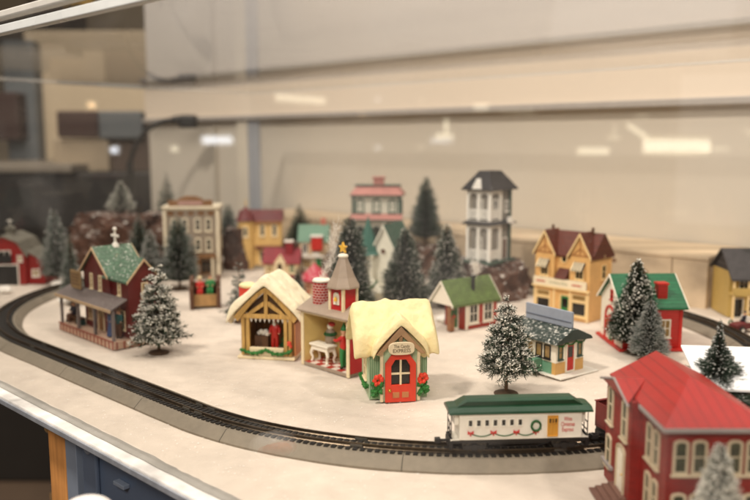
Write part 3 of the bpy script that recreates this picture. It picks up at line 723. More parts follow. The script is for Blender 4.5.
def person(x, y, z, rz, h, label, pose, cols, hat=None, beard=False, group=None, skirt=False, hair=(70, 48, 34)):
    """cols: (legs, torso). pose: stand / sit / reach"""
    r = thing('person', label, 'person', x, y, z, rz, group)
    k = h/7.5; fat = 1.25
    hip = 3.7*k if pose != 'sit' else 1.9*k
    J = {}; V = []; E = []; Rr = []
    def v(n, p, rad): J[n] = len(V); V.append(Vector(p)*CM); Rr.append(rad*CM*k*(fat if n != 'head' else 1.15))
    v('pel', (0, 0, hip), .62); v('chest', (0, .05*k, hip+1.7*k), .72); v('neck', (0, 0, hip+2.35*k), .26); v('head', (0, -.05*k, hip+2.95*k), .5); v('crown', (0, 0, hip+3.35*k), .36)
    E += [(0, 1), (1, 2), (2, 3), (3, 4)]
    for s in (-1, 1):
        n = str(s)
        if pose == 'sit': hp, kn, an, to = (s*.35*k, -.1*k, hip), (s*.45*k, -1.6*k, hip+.1*k), (s*.45*k, -1.7*k, .25*k), (s*.45*k, -2.2*k, .15*k)
        else: hp, kn, an, to = (s*.38*k, 0, hip-.2*k), (s*.42*k, -.12*k, hip*.52), (s*.45*k, 0, .25*k), (s*.5*k, -.5*k, .15*k)
        v('h'+n, hp, .42); v('k'+n, kn, .34); v('a'+n, an, .24); v('t'+n, to, .2)
        E += [(0, J['h'+n]), (J['h'+n], J['k'+n]), (J['k'+n], J['a'+n]), (J['a'+n], J['t'+n])]
        sh = (s*.75*k, .05*k, hip+2.0*k)
        if pose == 'reach': el, ha = (s*.9*k, -.8*k, hip+1.3*k), (s*.6*k, -1.7*k, hip+1.35*k)
        elif pose == 'sit': el, ha = (s*1.0*k, -.3*k, hip+1.1*k), (s*.5*k, -1.1*k, hip+.8*k)
        else: el, ha = (s*1.05*k, .05*k, hip+1.1*k), (s*.95*k, -.5*k, hip+.35*k)
        v('s'+n, sh, .33); v('e'+n, el, .26); v('w'+n, ha, .2)
        E += [(1, J['s'+n]), (J['s'+n], J['e'+n]), (J['e'+n], J['w'+n])]
    me = bpy.data.meshes.new('body'); me.from_pydata(V, E, [])
    o = bpy.data.objects.new('body_src', me); COL.objects.link(o)
    sk = o.modifiers.new('s', 'SKIN'); sk.use_smooth_shade = True
    for i, q in enumerate(Rr): me.skin_vertices[0].data[i].radius = (q, q)
    me.skin_vertices[0].data[0].use_root = True
    o.modifiers.new('b', 'SUBSURF').levels = 1
    bpy.context.view_layer.update()
    m2 = bpy.data.meshes.new_from_object(o.evaluated_get(bpy.context.evaluated_depsgraph_get()))
    bpy.data.objects.remove(o); m2.name = 'body'; m2.materials.clear()
    for c in (cols[0], cols[1], SKIN, BLACK): m2.materials.append(c)
    hz = [J['w-1'], J['w1']]
    for p in m2.polygons:
        c = p.center; z_ = c.z/CM
        if z_ > hip+2.3*k: mi = 2
        elif min((c-V[j]).length for j in hz) < .28*k*CM: mi = 2
        elif z_ > hip-.1*k or (pose == 'sit' and False): mi = 1
        elif z_ < .45*k: mi = 3
        else: mi = 0
        if pose == 'sit' and c.y/CM < -.75*k and z_ < hip+.6*k and min((c-V[j]).length for j in hz) > .3*k*CM: mi = 3 if z_ < .45*k else 0
        p.material_index = mi
    b = bpy.data.objects.new('body', m2); COL.objects.link(b); b.parent = r
    hz_ = hip+2.95*k
    f = MB()
    for s in (-1, 1): f.ball((s*.17*k, -.5*k, hz_+.08*k), .07*k, n=6, k=4)
    f.build('eyes', BLACK, r)
    f = MB(); f.ball((0, -.56*k, hz_-.05*k), (.09*k, .12*k, .1*k), n=6, k=4); f.build('nose', SKIN, r)
    if hat:
        m = MB(); hm, hk = hat
        if hk == 'cone': m.lathe([(.56*k, 0), (.52*k, .3*k), (.3*k, .75*k), (.08*k, 1.15*k)], (0, .05*k, hz_+.22*k), 12); m.ball((.05*k, .1*k, hz_+1.42*k), .15*k, n=8, k=5)
        else: m.lathe([(.85*k, 0), (.85*k, .08*k), (.5*k, .12*k), (.46*k, .6*k)], (0, .03*k, hz_+.28*k), 12)
        m.build('hat', hm, r, smooth=False)
    else:
        m = MB(); m.ball((0, .10*k, hz_+.12*k), (.56*k, .52*k, .52*k), n=10, k=6, jit=.06); m.build('hair', mat('hair_%d' % hair[0], hair, .7), r)
    if beard:
        m = MB(); m.ball((0, -.42*k, hz_-.38*k), (.4*k, .26*k, .45*k), n=10, k=6, jit=.1); m.ball((0, .1*k, hz_+.28*k), (.58*k, .55*k, .15*k), n=10, k=5); m.build('beard', WHITE, r)
    if skirt:
        m = MB(); m.lathe([(1.05*k, .35*k), (.85*k, 1.6*k), (.6*k, hip)], n=12); m.build('skirt', cols[0], r)
    return r
BLUEP = mat('blue_paint', (40, 62, 104), .5, .2); TEALP = mat('teal_paint', (36, 84, 84), .5, .2); BRNP = mat('brown_paint', (92, 58, 38), .55, .2); NAVY = mat('dark_coat', (40, 40, 52), .55, .2); TANP = mat('tan_paint', (176, 132, 88), .55, .2)
# ================================================================ red station with green roof
ST_RED = mat('station_red', (120, 24, 22), .55, .2, 300, .8, kind='siding', size=(.3, .22))
ST_GRN = mat('station_green_roof', (92, 122, 98), .6, .15, 260, .8, kind='shingle', size=(.5, .3), axis='y', snow=.35)
ST_GRNX = mat('station_green_roof_x', (92, 122, 98), .6, .15, 260, .8, kind='shingle', size=(.5, .3), axis='x', snow=.35)
PORCH = mat('porch_grey', (120, 108, 104), .6, .2, 260, .8, kind='plank', size=(.3, .5), snow=.25)
PLAT = mat('platform_stone', (196, 164, 140), .7, .25, 260, .8)
PLATP = mat('platform_post', (150, 84, 66), .7, .25, 260, .8)
TRIMT = mat('tan_trim', (198, 168, 132), .55, .2)
o_, th, W = line((57, 328), (118, 352))
th_ST = th; W = 12.0
st = thing('railway_station', 'red station house with mossy green cross gabled roof, porch and raised platform', 'building', o_.x, o_.y, 0, th)
PD = 5.2
m = MB(); m.box(-6, 6, 0, PD, 0, .78); m.build('platform', PLAT, st, bevel=.04)
m = MB()
for i in range(16): x = -5.85+i*11.7/15; m.box(x-.09, x+.09, -.07, -.003, 0, .72)
for i in range(7): y = .3+i*4.6/6; m.box(6.003, 6.07, y-.09, y+.09, 0, .72)
m.box(-6.06, 6.06, -.12, -.003, .722, .84); m.build('platform_edging', PLATP, st)
gx0, gx1 = -3.0, 2.6; wx1 = 5.9; y0 = 1.5
m = MB(); gable_body(m, gx0, gx1, y0, PD-.1, .79, 6.6, 9.0, 'y'); m.build('wall', ST_RED, st)
m = MB(); gable_body(m, gx1+.002, wx1, y0+.25, PD-.3, .79, 6.5, 8.3, 'x'); m.build('side_wall', ST_RED, st)
gable_roof(st, gx0, gx1, y0, PD-.1, 6.6, 9.0, ST_GRN, .32, .16, 'y', trim=TRIMT)
gable_roof(st, gx1-1.2, wx1, y0+.25, PD-.3, 6.5, 8.3, ST_GRNX, .3, .14, 'x', name='side_roof', trim=TRIMT)
# porch roof
m = MB(); m.prism([(.0-.25, 3.75), (y0-.003, 4.6), (y0-.003, 4.75), (-.25, 3.92)], 'x', -6.1, 6.1); m.build('porch_roof', PORCH, st, bevel=.02)
m = MB(); m.box(-6.15, 6.15, -.34, -.253, 3.62, 3.93); m.build('fascia', TRIMT, st, bevel=.02)
for x in (-5.7, -1.8, 1.9, 5.7):
    m = MB(); m.box(x-.13, x+.13, .05, .31, .785, 3.80); m.build('post', PORCH, st, bevel=.02)
S1 = T((0, y0, 0)); S2 = T((0, y0+.25, 0))
window(st, S1, .7, 4.95, .38, 1.35, CREAM, GLASSL, 1, 3, fw=.1); window(st, S1, -1.2, 4.95, .38, 1.35, CREAM, GLASSL, 1, 3, fw=.1)
window(st, S2, 4.2, 4.9, .38, 1.3, CREAM, GLASSL, 1, 3, fw=.1)
window(st, S1, -1.7, 1.7, .8, 1.8, TRIMT, GLASSL, 2, 2); window(st, S2, 4.6, 1.6, .8, 1.7, CREAM, GLASSD, 2, 2)
door(st, S1, .6, .79, 1.1, 2.7, mat('tan_door', (150, 106, 66), .5, .2), CREAM, BRASS, glass=GLASSL)
window(st, face('R', 2*wx1, 3.4, y0+.25), 0, 4.7, .5, 1.3, CREAM, GLASSL, 1, 2, fw=.1)
m = MB(); m.box(-4.55, -2.2, y0-.75, y0-.62, 4.62, 6.5); bd = m.build('signboard', mat('board_tan', (150, 120, 78), .6, .3, 200, .6), st, bevel=.03)
m = MB()
for i in range(4): m.box(-4.3+.1*(i % 2), -2.45-.15*(i % 3), y0-.77, y0-.752, 6.05-i*.33, 6.16-i*.33)
m.build('faded_lettering', BRNP, bd)
m = MB(); m.cyl((-3.4, y0-.68, 6.5), (-3.4, y0-.2, 6.9), .05); m.build('bracket', BLACK, st)
m = MB(); m.cyl((gx0+2.8, PD-1.5, 8.9), (gx0+2.8, PD-1.5, 10.7), .14, .10); m.box(gx0+2.1, gx0+3.5, PD-1.6, PD-1.4, 10.0, 10.25); m.ball((gx0+2.8, PD-1.5, 10.8), .22); m.lathe([(.42, 0), (.3, .35), (.14, .5)], (gx0+2.8, PD-1.5, 8.95), 10)
m.build('cross_finial', WHITE, st, bevel=.02)
def on(th_, o, x, y): c, s = math.cos(R(th_)), math.sin(R(th_)); return o.x+c*x-s*y, o.y+s*x+c*y
bx_, by_ = on(th, o_, -4.6, .95)
b = thing('platform_bench', 'small brown bench at the left end of the station platform', 'bench', bx_, by_, .78, th)
m = MB(); m.box(-.8, .8, -.3, .3, .62, .74); m.build('seat', WOODB, b, bevel=.02)
m = MB(); m.box(-.8, .8, .26, .34, .76, 1.5); m.build('backrest', WOODB, b, bevel=.02)
for x in (-.7, .7): m = MB(); m.box(x-.06, x+.06, -.28, .28, 0, .615); m.build('leg', WOODB, b)
person(bx_, by_, .98, th, 2.9, 'small seated figure in dark coat and hat on the platform bench', 'sit', (BRNP, NAVY), hat=(NAVY, 'brim'), group='station figures')
x_, y_ = on(th, o_, 3.9, .8); person(x_, y_, .79, th-10, 2.9, 'small standing woman in long blue dress on the station platform', 'stand', (BLUEP, BLUEP), skirt=True, group='station figures')
x_, y_ = on(th, o_, 5.0, 1.1); person(x_, y_, .79, th+20, 3.0, 'small standing man with tan hat and teal coat on the station platform', 'stand', (BRNP, TEALP), hat=(TANP, 'brim'), group='station figures')
x_, y_ = on(th, o_, -3.1, 1.0)
tr = thing('luggage_trunk', 'small dark teal trunk beside the platform bench', 'trunk', x_, y_, .79, th)
m = MB(); m.box(-.5, .5, -.3, .3, 0, .6); m.build('case', TEALP, tr, bevel=.05); m = MB(); m.box(-.52, .52, -.32, .32, .603, .82); m.build('lid', BRNP, tr, bevel=.1)
# ================================================================ red barn
BARN = mat('barn_red', (150, 18, 18), .5, .2, 260, .8, kind='siding', size=(.3, .3))
BROOF = mat('barn_grey_roof', (108, 104, 92), .7, .3, 260, .8, snow=.2)
o_ = G(10, 285)
b = thing('red_barn', 'bright red barn with grey gambrel roof, white trimmed black doorway and side shed', 'building', o_.x, o_.y, 0, 4)
m = MB(); m.prism([(-3.4, 0), (2.3, 0), (2.3, 4.2), (1.4, 5.9), (-.55, 6.7), (-2.5, 5.9), (-3.4, 4.2)], 'y', 0, 6.5); m.build('wall', BARN, b)
m = MB(); m.prism([(-3.75, 4.05), (-2.55, 6.05), (-.55, 6.95), (1.45, 6.05), (2.65, 4.05), (2.5, 3.9), (1.35, 5.88), (-.55, 6.72), (-2.45, 5.88), (-3.6, 3.9)], 'y', -.4, 6.8); m.build('roof', BROOF, b, bevel=.02)
m = MB(); m.prism([(2.302, 0), (4.6, 0), (4.6, 3.3), (2.302, 4.5)], 'y', .5, 6); m.build('shed_wall', BARN, b)
m = MB(); m.prism([(2.31, 4.55), (4.95, 3.1), (4.95, 3.3), (2.31, 4.75)], 'y', .2, 6.4); m.build('shed_roof', BROOF, b, bevel=.02)
m = MB(); m.box(-1.9, 1.2, -.12, -.002, 0, 2.75); d = m.build('doorway', BLACK, b)
m = MB(); m.ring([(-2.05, 0), (-2.05, 2.9), (1.35, 2.9), (1.35, 0)], [(-1.9, 0), (-1.9, 2.75), (1.2, 2.75), (1.2, 0)], -.18, -.004, closed=False); m.build('door_frame', WHITE, b)
window(b, FI, -.5, 3.7, 1.5, 1.0, WHITE, GLASSD, 2, 1); m = MB(); m.box(-1.4, .5, -.3, -.2, 3.1, 4.2); m.build('hay_door', BLACK, b)
window(b, FI, 1.55, 3.35, .5, .7, WHITE, GLASSL, 2, 2, fw=.1); window(b, T((0, .5, 0)), 3.4, 1.2, .8, .8, WHITE, GLASSL, 2, 2)
m = MB(); m.box(-1.0, 1.0-1.1, 2.2, 3.2, 6.4, 7.5); m.prism([(-1.2, 7.5), (.1, 7.5), (-.55, 8.1)], 'y', 2.05, 3.35); m.build('cupola', BROOF, b)
m = MB(); m.cyl((-.55, 2.7, 8.0), (-.55, 2.7, 8.9), .05); m.box(-.9, -.2, 2.66, 2.74, 8.6, 8.75); m.build('weathervane', WHITE, b)
# ================================================================ cream hotel
HW_ = mat('hotel_wall', (172, 158, 140), .6, .15, 260, .8, kind='siding', size=(.3, .24))
HT = mat('hotel_trim', (216, 204, 178), .5, .12)
HB = mat('hotel_brown', (126, 88, 50), .55, .25, 300, .6)
o_ = G(193, 279)
W, D, H = 7.4, 6, 10.2
h = thing('hotel', 'tall three storey cream hotel with ornate brown parapet and columned brown entrance', 'building', o_.x, o_.y, 0, 6)
m = MB(); m.box(-W/2, W/2, 0, D, 0, H); m.build('wall', HW_, h)
m = MB()
for x in (-W/2, W/2): m.box(x-.22, x+.22, -.22, .25, 0, H-.3)
m.build('corner_pilaster', HT, h, bevel=.03)
m = MB(); m.box(-W/2-.35, W/2+.35, -.45, .3, H, H+.35); m.box(-W/2-.2, W/2+.2, -.25, -.003, H-.28, H-.003); m.box(-W/2-.35, W/2+.35, .302, D+.1, H, H+.3); m.build('cornice', HT, h, bevel=.04)
for i in range(5):
    x = -2.85+i*1.42; m = MB(); m.box(x-.42, x+.42, -.10, -.002, H-.98, H-.36)
    for k in range(3): m.box(x-.36+k*.27, x-.36+k*.27+.15, -.16, -.102, H-.9, H-.44)
    m.build('frieze_panel', HB, h)
m = MB(); m.prism([(-3.1, H+.352), (3.1, H+.352), (3.1, H+1.2), (2.5, H+1.25), (2.0, H+1.15), (1.4, H+1.55), (.7, H+1.8), (-.7, H+1.8), (-1.4, H+1.55), (-2.0, H+1.15), (-2.5, H+1.25), (-3.1, H+1.2)], 'y', -.2, .1); pr = m.build('parapet', HB, h, bevel=.04)
m = MB(); m.box(-1.7, 1.7, -.3, -.203, H+.5, H+1.05); m.build('sign_panel', mat('sign_rose', (170, 132, 120), .5, .3, 500, .3), pr, bevel=.02)
for r_ in range(2):
    for x in (-2.4, -.9, .9, 2.4): window(h, FI, x, 4.2+r_*2.9, .52, 1.55, HT, GLASSD, 1, 2, arch='flat', fw=.2)
    for x in (-1.6, 1.6): window(h, face('R', W, D), x, 4.2+r_*2.9, .52, 1.55, HT, GLASSD, 1, 2, arch='flat', fw=.2)
m = MB(); m.box(-W/2+.3, W/2-.3, -.75, -.003, 3.1, 3.55); m.build('entrance_canopy', HB, h, bevel=.03)
for x in (-2.9, -1.0, 1.0, 2.9): m = MB(); m.box(x-.16, x+.16, -.7, -.38, 0, 3.098); m.build('column', HT if abs(x) > 2 else HB, h, bevel=.02)
window(h, FI, -1.95, .9, 1.2, 1.7, HB, GLASSD, 2, 1); window(h, FI, 1.95, .9, 1.2, 1.7, HB, GLASSD, 2, 1); door(h, FI, 0, 0, 1.2, 2.6, HB, HT, BRASS, glass=GLASSD)
# ================================================================ carved wooden sleigh with figures
o_ = G(206, 307)
SLEIGH = 1
sl = thing('wooden_sleigh', 'open brown wooden sleigh with tall curled sides below the cream hotel', 'sleigh', o_.x, o_.y, 0, 10)
for s in (-1, 1):
    m = MB(); x = s*1.55
    prof = [(.9, 0), (-.9, 0), (-1.25, .8), (-1.5, 1.6), (-1.45, 2.5), (-1.0, 3.2), (.2, 3.6), (1.0, 3.5), (1.25, 2.5), (1.1, .8)]
    m.prism(prof, 'x', x-.22, x+.22); m.build('side_panel', WOODB, sl, bevel=.08)
    m = MB(); m.tube([(x, p[0]*1.02, p[1]) for p in prof[1:8]], .26, 8); m.build('rim', BRNP, sl)
m = MB(); m.box(-1.32, 1.32, -1.0, -.85, .3, 1.7); m.build('front_panel', WOODT, sl, bevel=.04)
m = MB(); m.box(-1.32, 1.32, -.84, .7, .9, 1.05); m.build('seat', WOODB, sl); m = MB(); m.box(-1.32, 1.32, .72, .9, .3, 3.0); m.build('backrest', WOODB, sl, bevel=.04)
x_, y_ = on(10, o_, -.65, .1); person(x_, y_, 1.25, 10, 3.3, 'small figure with pale hat and red coat on the left of the sleigh', 'sit', (REDP, REDP), hat=(CREAM, 'brim'), group='sleigh riders')
x_, y_ = on(10, o_, .6, .1); person(x_, y_, 1.35, 6, 3.5, 'small figure in green coat on the right of the sleigh', 'sit', (GREENP, GREENP), group='sleigh riders')
# ================================================================ yellow house with turret
YW = mat('yellow_wall', (214, 176, 108), .55, .15); MAR = mat('maroon_roof', (112, 40, 40), .55, .2, 300, .8, kind='shingle', size=(.4, .3)); 
o_ = G(261, 268)
h = thing('yellow_turret_house', 'yellow upper storeyed house with maroon roof and round corner turret, left of the dark treetops', 'building', o_.x, o_.y, 0, 4)
m = MB(); m.box(-3.2, 3.2, 0, 5, 0, 7.4); m.build('wall', YW, h)
m = MB(); m.lathe([(1.25, 0), (1.25, 7.5)], (-2.2, .2, 0), 16); m.build('turret', YW, h)
m = MB(); m.lathe([(1.6, 7.5), (1.5, 7.7), (.95, 8.7), (.12, 9.6), (.05, 9.9)], (-2.2, .2, 0), 16); m.build('turret_roof', MAR, h); m = MB(); m.cyl((-2.2, .2, 9.8), (-2.2, .2, 10.9), .05, .02); m.ball((-2.2, .2, 10.2), .13); m.build('finial', GOLD, h)
m = MB(); m.prism([(-.35, 7.4), (.9, 8.85), (4.6, 8.85), (5.4, 7.4)], 'x', -3.4, 3.5); m.build('roof', MAR, h, bevel=.03)
m = MB(); m.box(-.9, 3.4, -.35, -.002, 7.05, 7.38); m.build('cornice', mat('dark_yellow_trim', (150, 100, 50), .5, .2), h)
window(h, T((-2.2, -1.03, 0)), 0, 5.2, .5, 1.3, CREAM, GLASSD, 1, 2, arch='flat', fw=.16)
for x in (.3, 2.2): window(h, FI, x, 5.2, .5, 1.5, CREAM, GLASSD, 1, 2, arch='flat', fw=.18)
for x in (.3, 2.2): window(h, FI, x, 1.0, .6, 1.6, CREAM, GLASSD, 1, 2, fw=.16)
m = MB(); m.box(-.8, 3.4, -1.1, -.003, 3.2, 3.5); m.build('balcony', MAR, h, bevel=.03)
# ================================================================ red roofed cottage row
RR = mat('red_roof', (150, 34, 44), .5, .2, 300, .7, kind='shingle', size=(.4, .3)); CW = mat('cottage_cream', (214, 190, 152), .55, .2)
o_ = G(282, 280)
h = thing('red_roofed_cottage', 'low cream cottage with crimson roof, white dormer and red plinth before the yellow house', 'building', o_.x, o_.y, 0, 0)
m = MB(); m.box(-2.7, 2.7, -.3, 4, 0, .7); m.build('plinth', RR, h, bevel=.04)
m = MB(); gable_body(m, -2.5, 2.4, 0, 3.6, .703, 2.5, 4.2, 'x'); m.build('wall', CW, h)
gable_roof(h, -2.5, 2.4, 0, 3.6, 2.5, 4.2, RR, .25, .16, 'x')
m = MB(); gable_body(m, -.95, .45, -.35, 1.5, .703, 2.5, 3.5, 'y'); dw = m.build('dormer', CREAM, h); gable_roof(h, -.95, .45, -.35, 1.5, 2.5, 3.5, CREAM, .12, .1, 'y', name='dormer_roof')
window(h, T((0, -.35, 0)), -.25, 1.3, .5, 1.1, HB, GLASSD, 1, 2, arch=True, fw=.1); window(h, FI, -1.75, 1.2, .7, .8, CREAM, GLASSL, 2, 1); window(h, FI, 1.45, 1.1, .7, 1.1, CREAM, mat('green_pane', (40, 80, 50), .3), 2, 2)
m = MB(); m.box(.4, 1.5, .8, 1.9, 3.3, 5.3); m.build('chimney', RR, h, bevel=.03); m = MB(); m.box(.3, 1.6, .7, 2.0, 5.302, 5.6); m.build('chimney_snow', WHITE, h, bevel=.1)
# ================================================================ pale green shop
PG = mat('pale_green', (100, 134, 112), .55, .15, 260, .5, snow=.15)
o_ = G(313, 272)
h = thing('pale_green_shop', 'pale green shop with red bay and stepped white front behind the brick chimney', 'building', o_.x, o_.y, 0, 0)
m = MB(); m.box(-2.0, 2.2, 0, 4, 0, 4.6); m.build('wall', CW, h)
m = MB(); m.prism([(-.3, 4.6), (1.6, 7.0), (2.6, 7.0), (4.3, 4.6)], 'x', -2.3, 2.5); m.build('roof', PG, h, bevel=.03)
m = MB(); m.box(-.2, 1.5, -.9, .5, 3.4, 5.4); m.build('bay', REDP, h, bevel=.08); m = MB(); m.box(-.3, 1.6, -1.0, .6, 5.402, 5.65); m.build('bay_roof', WHITE, h, bevel=.06)
window(h, FI, -1.2, 3.0, .7, 1.2, WHITE, GLASSD, 2, 2); m = MB(); m.prism([(-2.1, 2.3), (1.9, 2.3), (1.9, 2.6), (1.2, 2.6), (.9, 3.1), (0, 3.1), (-.3, 2.6), (-1, 2.9), (-2.1, 2.6)], 'y', -.6, -.4); m.build('shop_front_cresting', WHITE, h)
window(h, FI, -.9, .6, 1.2, 1.3, WHITE, GLASSL, 2, 1); door(h, FI, .9, 0, .9, 2.1, GREENP, WHITE, BRASS)
m = MB(); m.box(1.1, 1.9, 2, 2.8, 6.0, 8.0); m.build('chimney', mat('rose_brick', (186, 110, 92), .6, .2), h, bevel=.03)
# ================================================================ crimson kiosk
o_ = G(315, 293)
h = thing('crimson_kiosk', 'small pink and crimson tent roofed kiosk half hidden behind the bell tower', 'kiosk', o_.x, o_.y, 0, 10)
m = MB(); m.lathe([(1.5, 0), (1.5, 1.7)], n=8); m.build('wall', CW, h)
m = MB(); m.lathe([(2.05, 1.7), (1.9, 2.0), (1.1, 3.0), (.2, 3.8), (.08, 4.0)], n=16); m.build('roof', mat('pink_crimson', (190, 58, 76), .5, .3, 150, .5, snow=.35), h, smooth=True)
for k in (-90, -45, -135): window(h, Matrix.Rotation(R(k+90), 4, 'Z') @ T((0, -1.40, 0)), 0, .5, .5, .8, REDP, GLASSL, 1, 2, fw=.08)
# ================================================================ pink roofed mansion
PR = mat('pink_roof', (172, 116, 106), .55, .2, 260, .6, snow=.12); DG = mat('dark_green_trim', (56, 78, 66), .5, .2); MW = mat('mansion_white', (198, 196, 180), .55, .12)
h = thing('pink_roofed_mansion', 'grey white two storey mansion with pink roofs, dark green trim and pink chimney', 'building', .4, 113, 4.6, -6)
m = MB(); m.box(-3.7, 3.3, 0, 5, 0, 4.2); m.box(-3.5, 3.1, .25, 4.8, 4.2, 7.2); m.build('wall', MW, h)
hip_roof(h, -3.7, 3.3, 0, 5, 7.35, 8.6, .8, 1.6, PR, .35); m = MB(); m.box(-4.1, 3.7, -.42, 5.4, 7.2, 7.348); m.box(-3.6, 3.2, 1.0, 4.0, 8.6, 8.75); m.build('cornice', DG, h, bevel=.02)
m = MB(); m.prism([(-1.0, 3.9), (.24, 4.7), (.24, 4.2), (-.0, 4.0)], 'x', -4.0, 3.6); m.build('porch_roof', PR, h, bevel=.02); m = MB(); m.box(-4.0, 3.6, -1.06, -.9, 3.68, 3.88); m.build('porch_trim', DG, h)
m = MB(); m.box(-.8, .7, 1.5, 2.7, 8.6, 9.7); m.build('chimney', PR, h, bevel=.04); m = MB(); m.box(-1.0, .9, 1.35, 2.85, 9.702, 9.95); m.build('chimney_cap', PR, h, bevel=.03)
for x in (-2.6, -.2, 2.1):
    window(h, T((0, .25, 0)), x, 4.9, .85, 1.75, DG, MW, 2, 2, arch=True, fw=.2); window(h, FI, x, .8, .85, 1.9, DG, GLASSD, 2, 2, arch=True, fw=.2)
m = MB()
for x in (-3.7, 3.1): m.box(x-.12, x+.32, .05, .249, 4.2, 7.198)
m.build('corner_board', DG, h)
for x in (-3.7, -1.4, 1.0, 3.3): m = MB(); m.cyl((x, -.8, 0), (x, -.8, 3.7), .13); m.build('column', MW, h)
window(h, face('R', 6.6, 5), 0, 4.9, .7, 1.6, DG, GLASSD, 2, 2, arch=True, fw=.2)
# ================================================================ white church
CHW = mat('church_white', (226, 222, 204), .5, .1); CG = mat('church_green', (52, 92, 74), .55, .2, 260, .8, kind='shingle', size=(.4, .3), axis='y', snow=.2); CG2 = mat('steeple_green', (42, 92, 78), .5, .15)
o_ = G(384, 302); th = -26
h = thing('white_church', 'white church with steep green roof, small round windows and green cone steeple', 'building', o_.x, o_.y, 0, th)
m = MB(); gable_body(m, -1.9, 1.9, 0, 5.2, 0, 5.7, 9.3, 'y'); m.build('wall', CHW, h)
gable_roof(h, -1.9, 1.9, 0, 5.2, 5.7, 9.3, CG, .3, .16, 'y', trim=CHW)
for (x, z, r) in ((-.1, 6.3, .34), (.5, 2.6, .4)):
    m = MB(); pts = [(x+r*math.cos(t*math.pi/8), z+r*math.sin(t*math.pi/8)) for t in range(16)]; p2 = [(x+r*1.35*math.cos(t*math.pi/8), z+r*1.35*math.sin(t*math.pi/8)) for t in range(16)]
    m.ring(p2, pts, -.1, .02); w = m.build('window', CHW, h); m = MB(); m.prism(pts, 'y', -.03, .01); m.build('pane', BRNP, w)
m = MB(); m.box(-3.3, -1.2, -.9, 1.2, 0, 5.6); m.build('tower', CHW, h, bevel=.04)
m = MB(); m.box(-2.75, -1.75, -.97, -.902, 3.2, 4.7); m.build('louvre', CREAM, h); m = MB(); m.box(-3.5, -1.0, -1.1, 1.4, 5.6, 5.85); m.build('tower_cornice', CHW, h, bevel=.03)
m = MB(); m.lathe([(1.75, 5.86), (1.45, 6.2), (.55, 8.9), (.12, 10.2), (.04, 10.5)], (-2.25, .15, 0), 8, a0=R(22.5)); m.build('steeple', CG2, h)
m = MB(); m.prism([(-2.6, 1.5), (-1.2, 3.2), (.4, 1.5)], 'y', -2.0, -.92); m.build('entrance_gable', CHW, h); m = MB()
m.tube([(-2.9+.25*t, -2.05, 3.0-1.2*math.sin(math.pi*t/12)) for t in range(13)], .14, 6); m.build('garland', DKGREEN, h)
# ================================================================ white two storey house with black roof
BR = mat('black_brown_roof', (36, 30, 30), .6, .3, 260, .8, kind='shingle', size=(.4, .28), snow=.18); VW = mat('victorian_white', (240, 236, 226), .5, .1); VG = mat('victorian_grey', (132, 126, 116), .6, .15)
vx, vy = 12.9, 97.2
h = thing('balconied_house', 'white two storey house with black hip roof and arched railed balconies', 'building', vx, vy, 4.4, -42)
W, D = 3.5, 5.0
m = MB(); m.box(-W/2-.3, W/2+.5, -.5, D+.3, 0, .35); m.build('deck', DG, h, bevel=.03)
m = MB(); m.box(-W/2+.35, W/2-.35, .35, D, .353, 9.2); m.build('wall', VG, h)
for (zb, zt) in ((.36, 4.9), (5.45, 9.2)):
    for (nm, M_, WW, k) in (('F', face('F', W, D), W, 2), ('R', T((W/2, 1.3, 0)) @ Matrix.Rotation(R(90), 4, 'Z'), 2.6, 1), ('L', T((-W/2, 1.3, 0)) @ Matrix.Rotation(R(-90), 4, 'Z'), 2.6, 1)):
        a = MB(M_); rl = MB(M_)
        for i in range(k+1): x = -WW/2+.14+i*(WW-.28)/k; a.box(x-.18, x+.18, .0, .32, zb, zt)
        bw = (WW-.28)/k
        for i in range(k):
            c = -WW/2+.14+bw*(i+.5); hw = bw/2-.15
            pts = [(c-hw, zt), (c-hw, zt-.9)]+[(c-hw*math.cos(math.pi*t/8), zt-.9+.55*math.sin(math.pi*t/8)) for t in range(1, 8)]+[(c+hw, zt-.9), (c+hw, zt)]
            top = [(p[0], zt+.002) for p in pts]
            for q in range(len(pts)-1): a.add([(pts[q][0], .06, pts[q][1]), (pts[q+1][0], .06, pts[q+1][1]), (pts[q+1][0], .06, zt), (pts[q][0], .06, zt), (pts[q][0], .22, pts[q][1]), (pts[q+1][0], .22, pts[q+1][1]), (pts[q+1][0], .22, zt), (pts[q][0], .22, zt)], [(0, 1, 2, 3), (7, 6, 5, 4), (0, 4, 5, 1)])
            rl.box(c-hw-.01, c+hw+.01, .06, .2, zb+1.25, zb+1.38); rl.box(c-hw-.01, c+hw+.01, .08, .18, zb+.22, zb+.32)
            nb = max(4, int(bw/.3))
            for q in range(nb): x = c-hw+(q+.5)*2*hw/nb; rl.box(x-.07, x+.07, .07, .19, zb+.32, zb+1.25)
        a.build('arcade', VW, h); rl.build('railing', VW, h)
m = MB(); m.box(-W/2, W/2, 0, 2.7, 5.2, 5.44); m.build('balcony_floor', VW, h)
hip_roof(h, -W/2, W/2, 0, D, 4.92, 5.5, .62, .62, BR, .45, name='porch_roof'); hip_roof(h, -W/2, W/2, 0, D, 9.22, 11.6, 1.5, 1.7, BR, .55)
m = MB(M=T((0, -.5, 0))); m.prism([(-.75, 9.36), (.75, 9.36), (0, 10.7)], 'y', 0, 1.0); m.build('roof_gable', VW, h)
m = MB(T((W/2+.55, 4.2, 0)) @ Matrix.Rotation(R(90), 4, 'Z')); m.prism([(-.8, 5.0), (.8, 5.0), (0, 5.8)], 'y', .1, .6); m.build('porch_gable', VW, h)
RF = T((W/2-.35, 0, 0)) @ Matrix.Rotation(R(90), 4, 'Z')
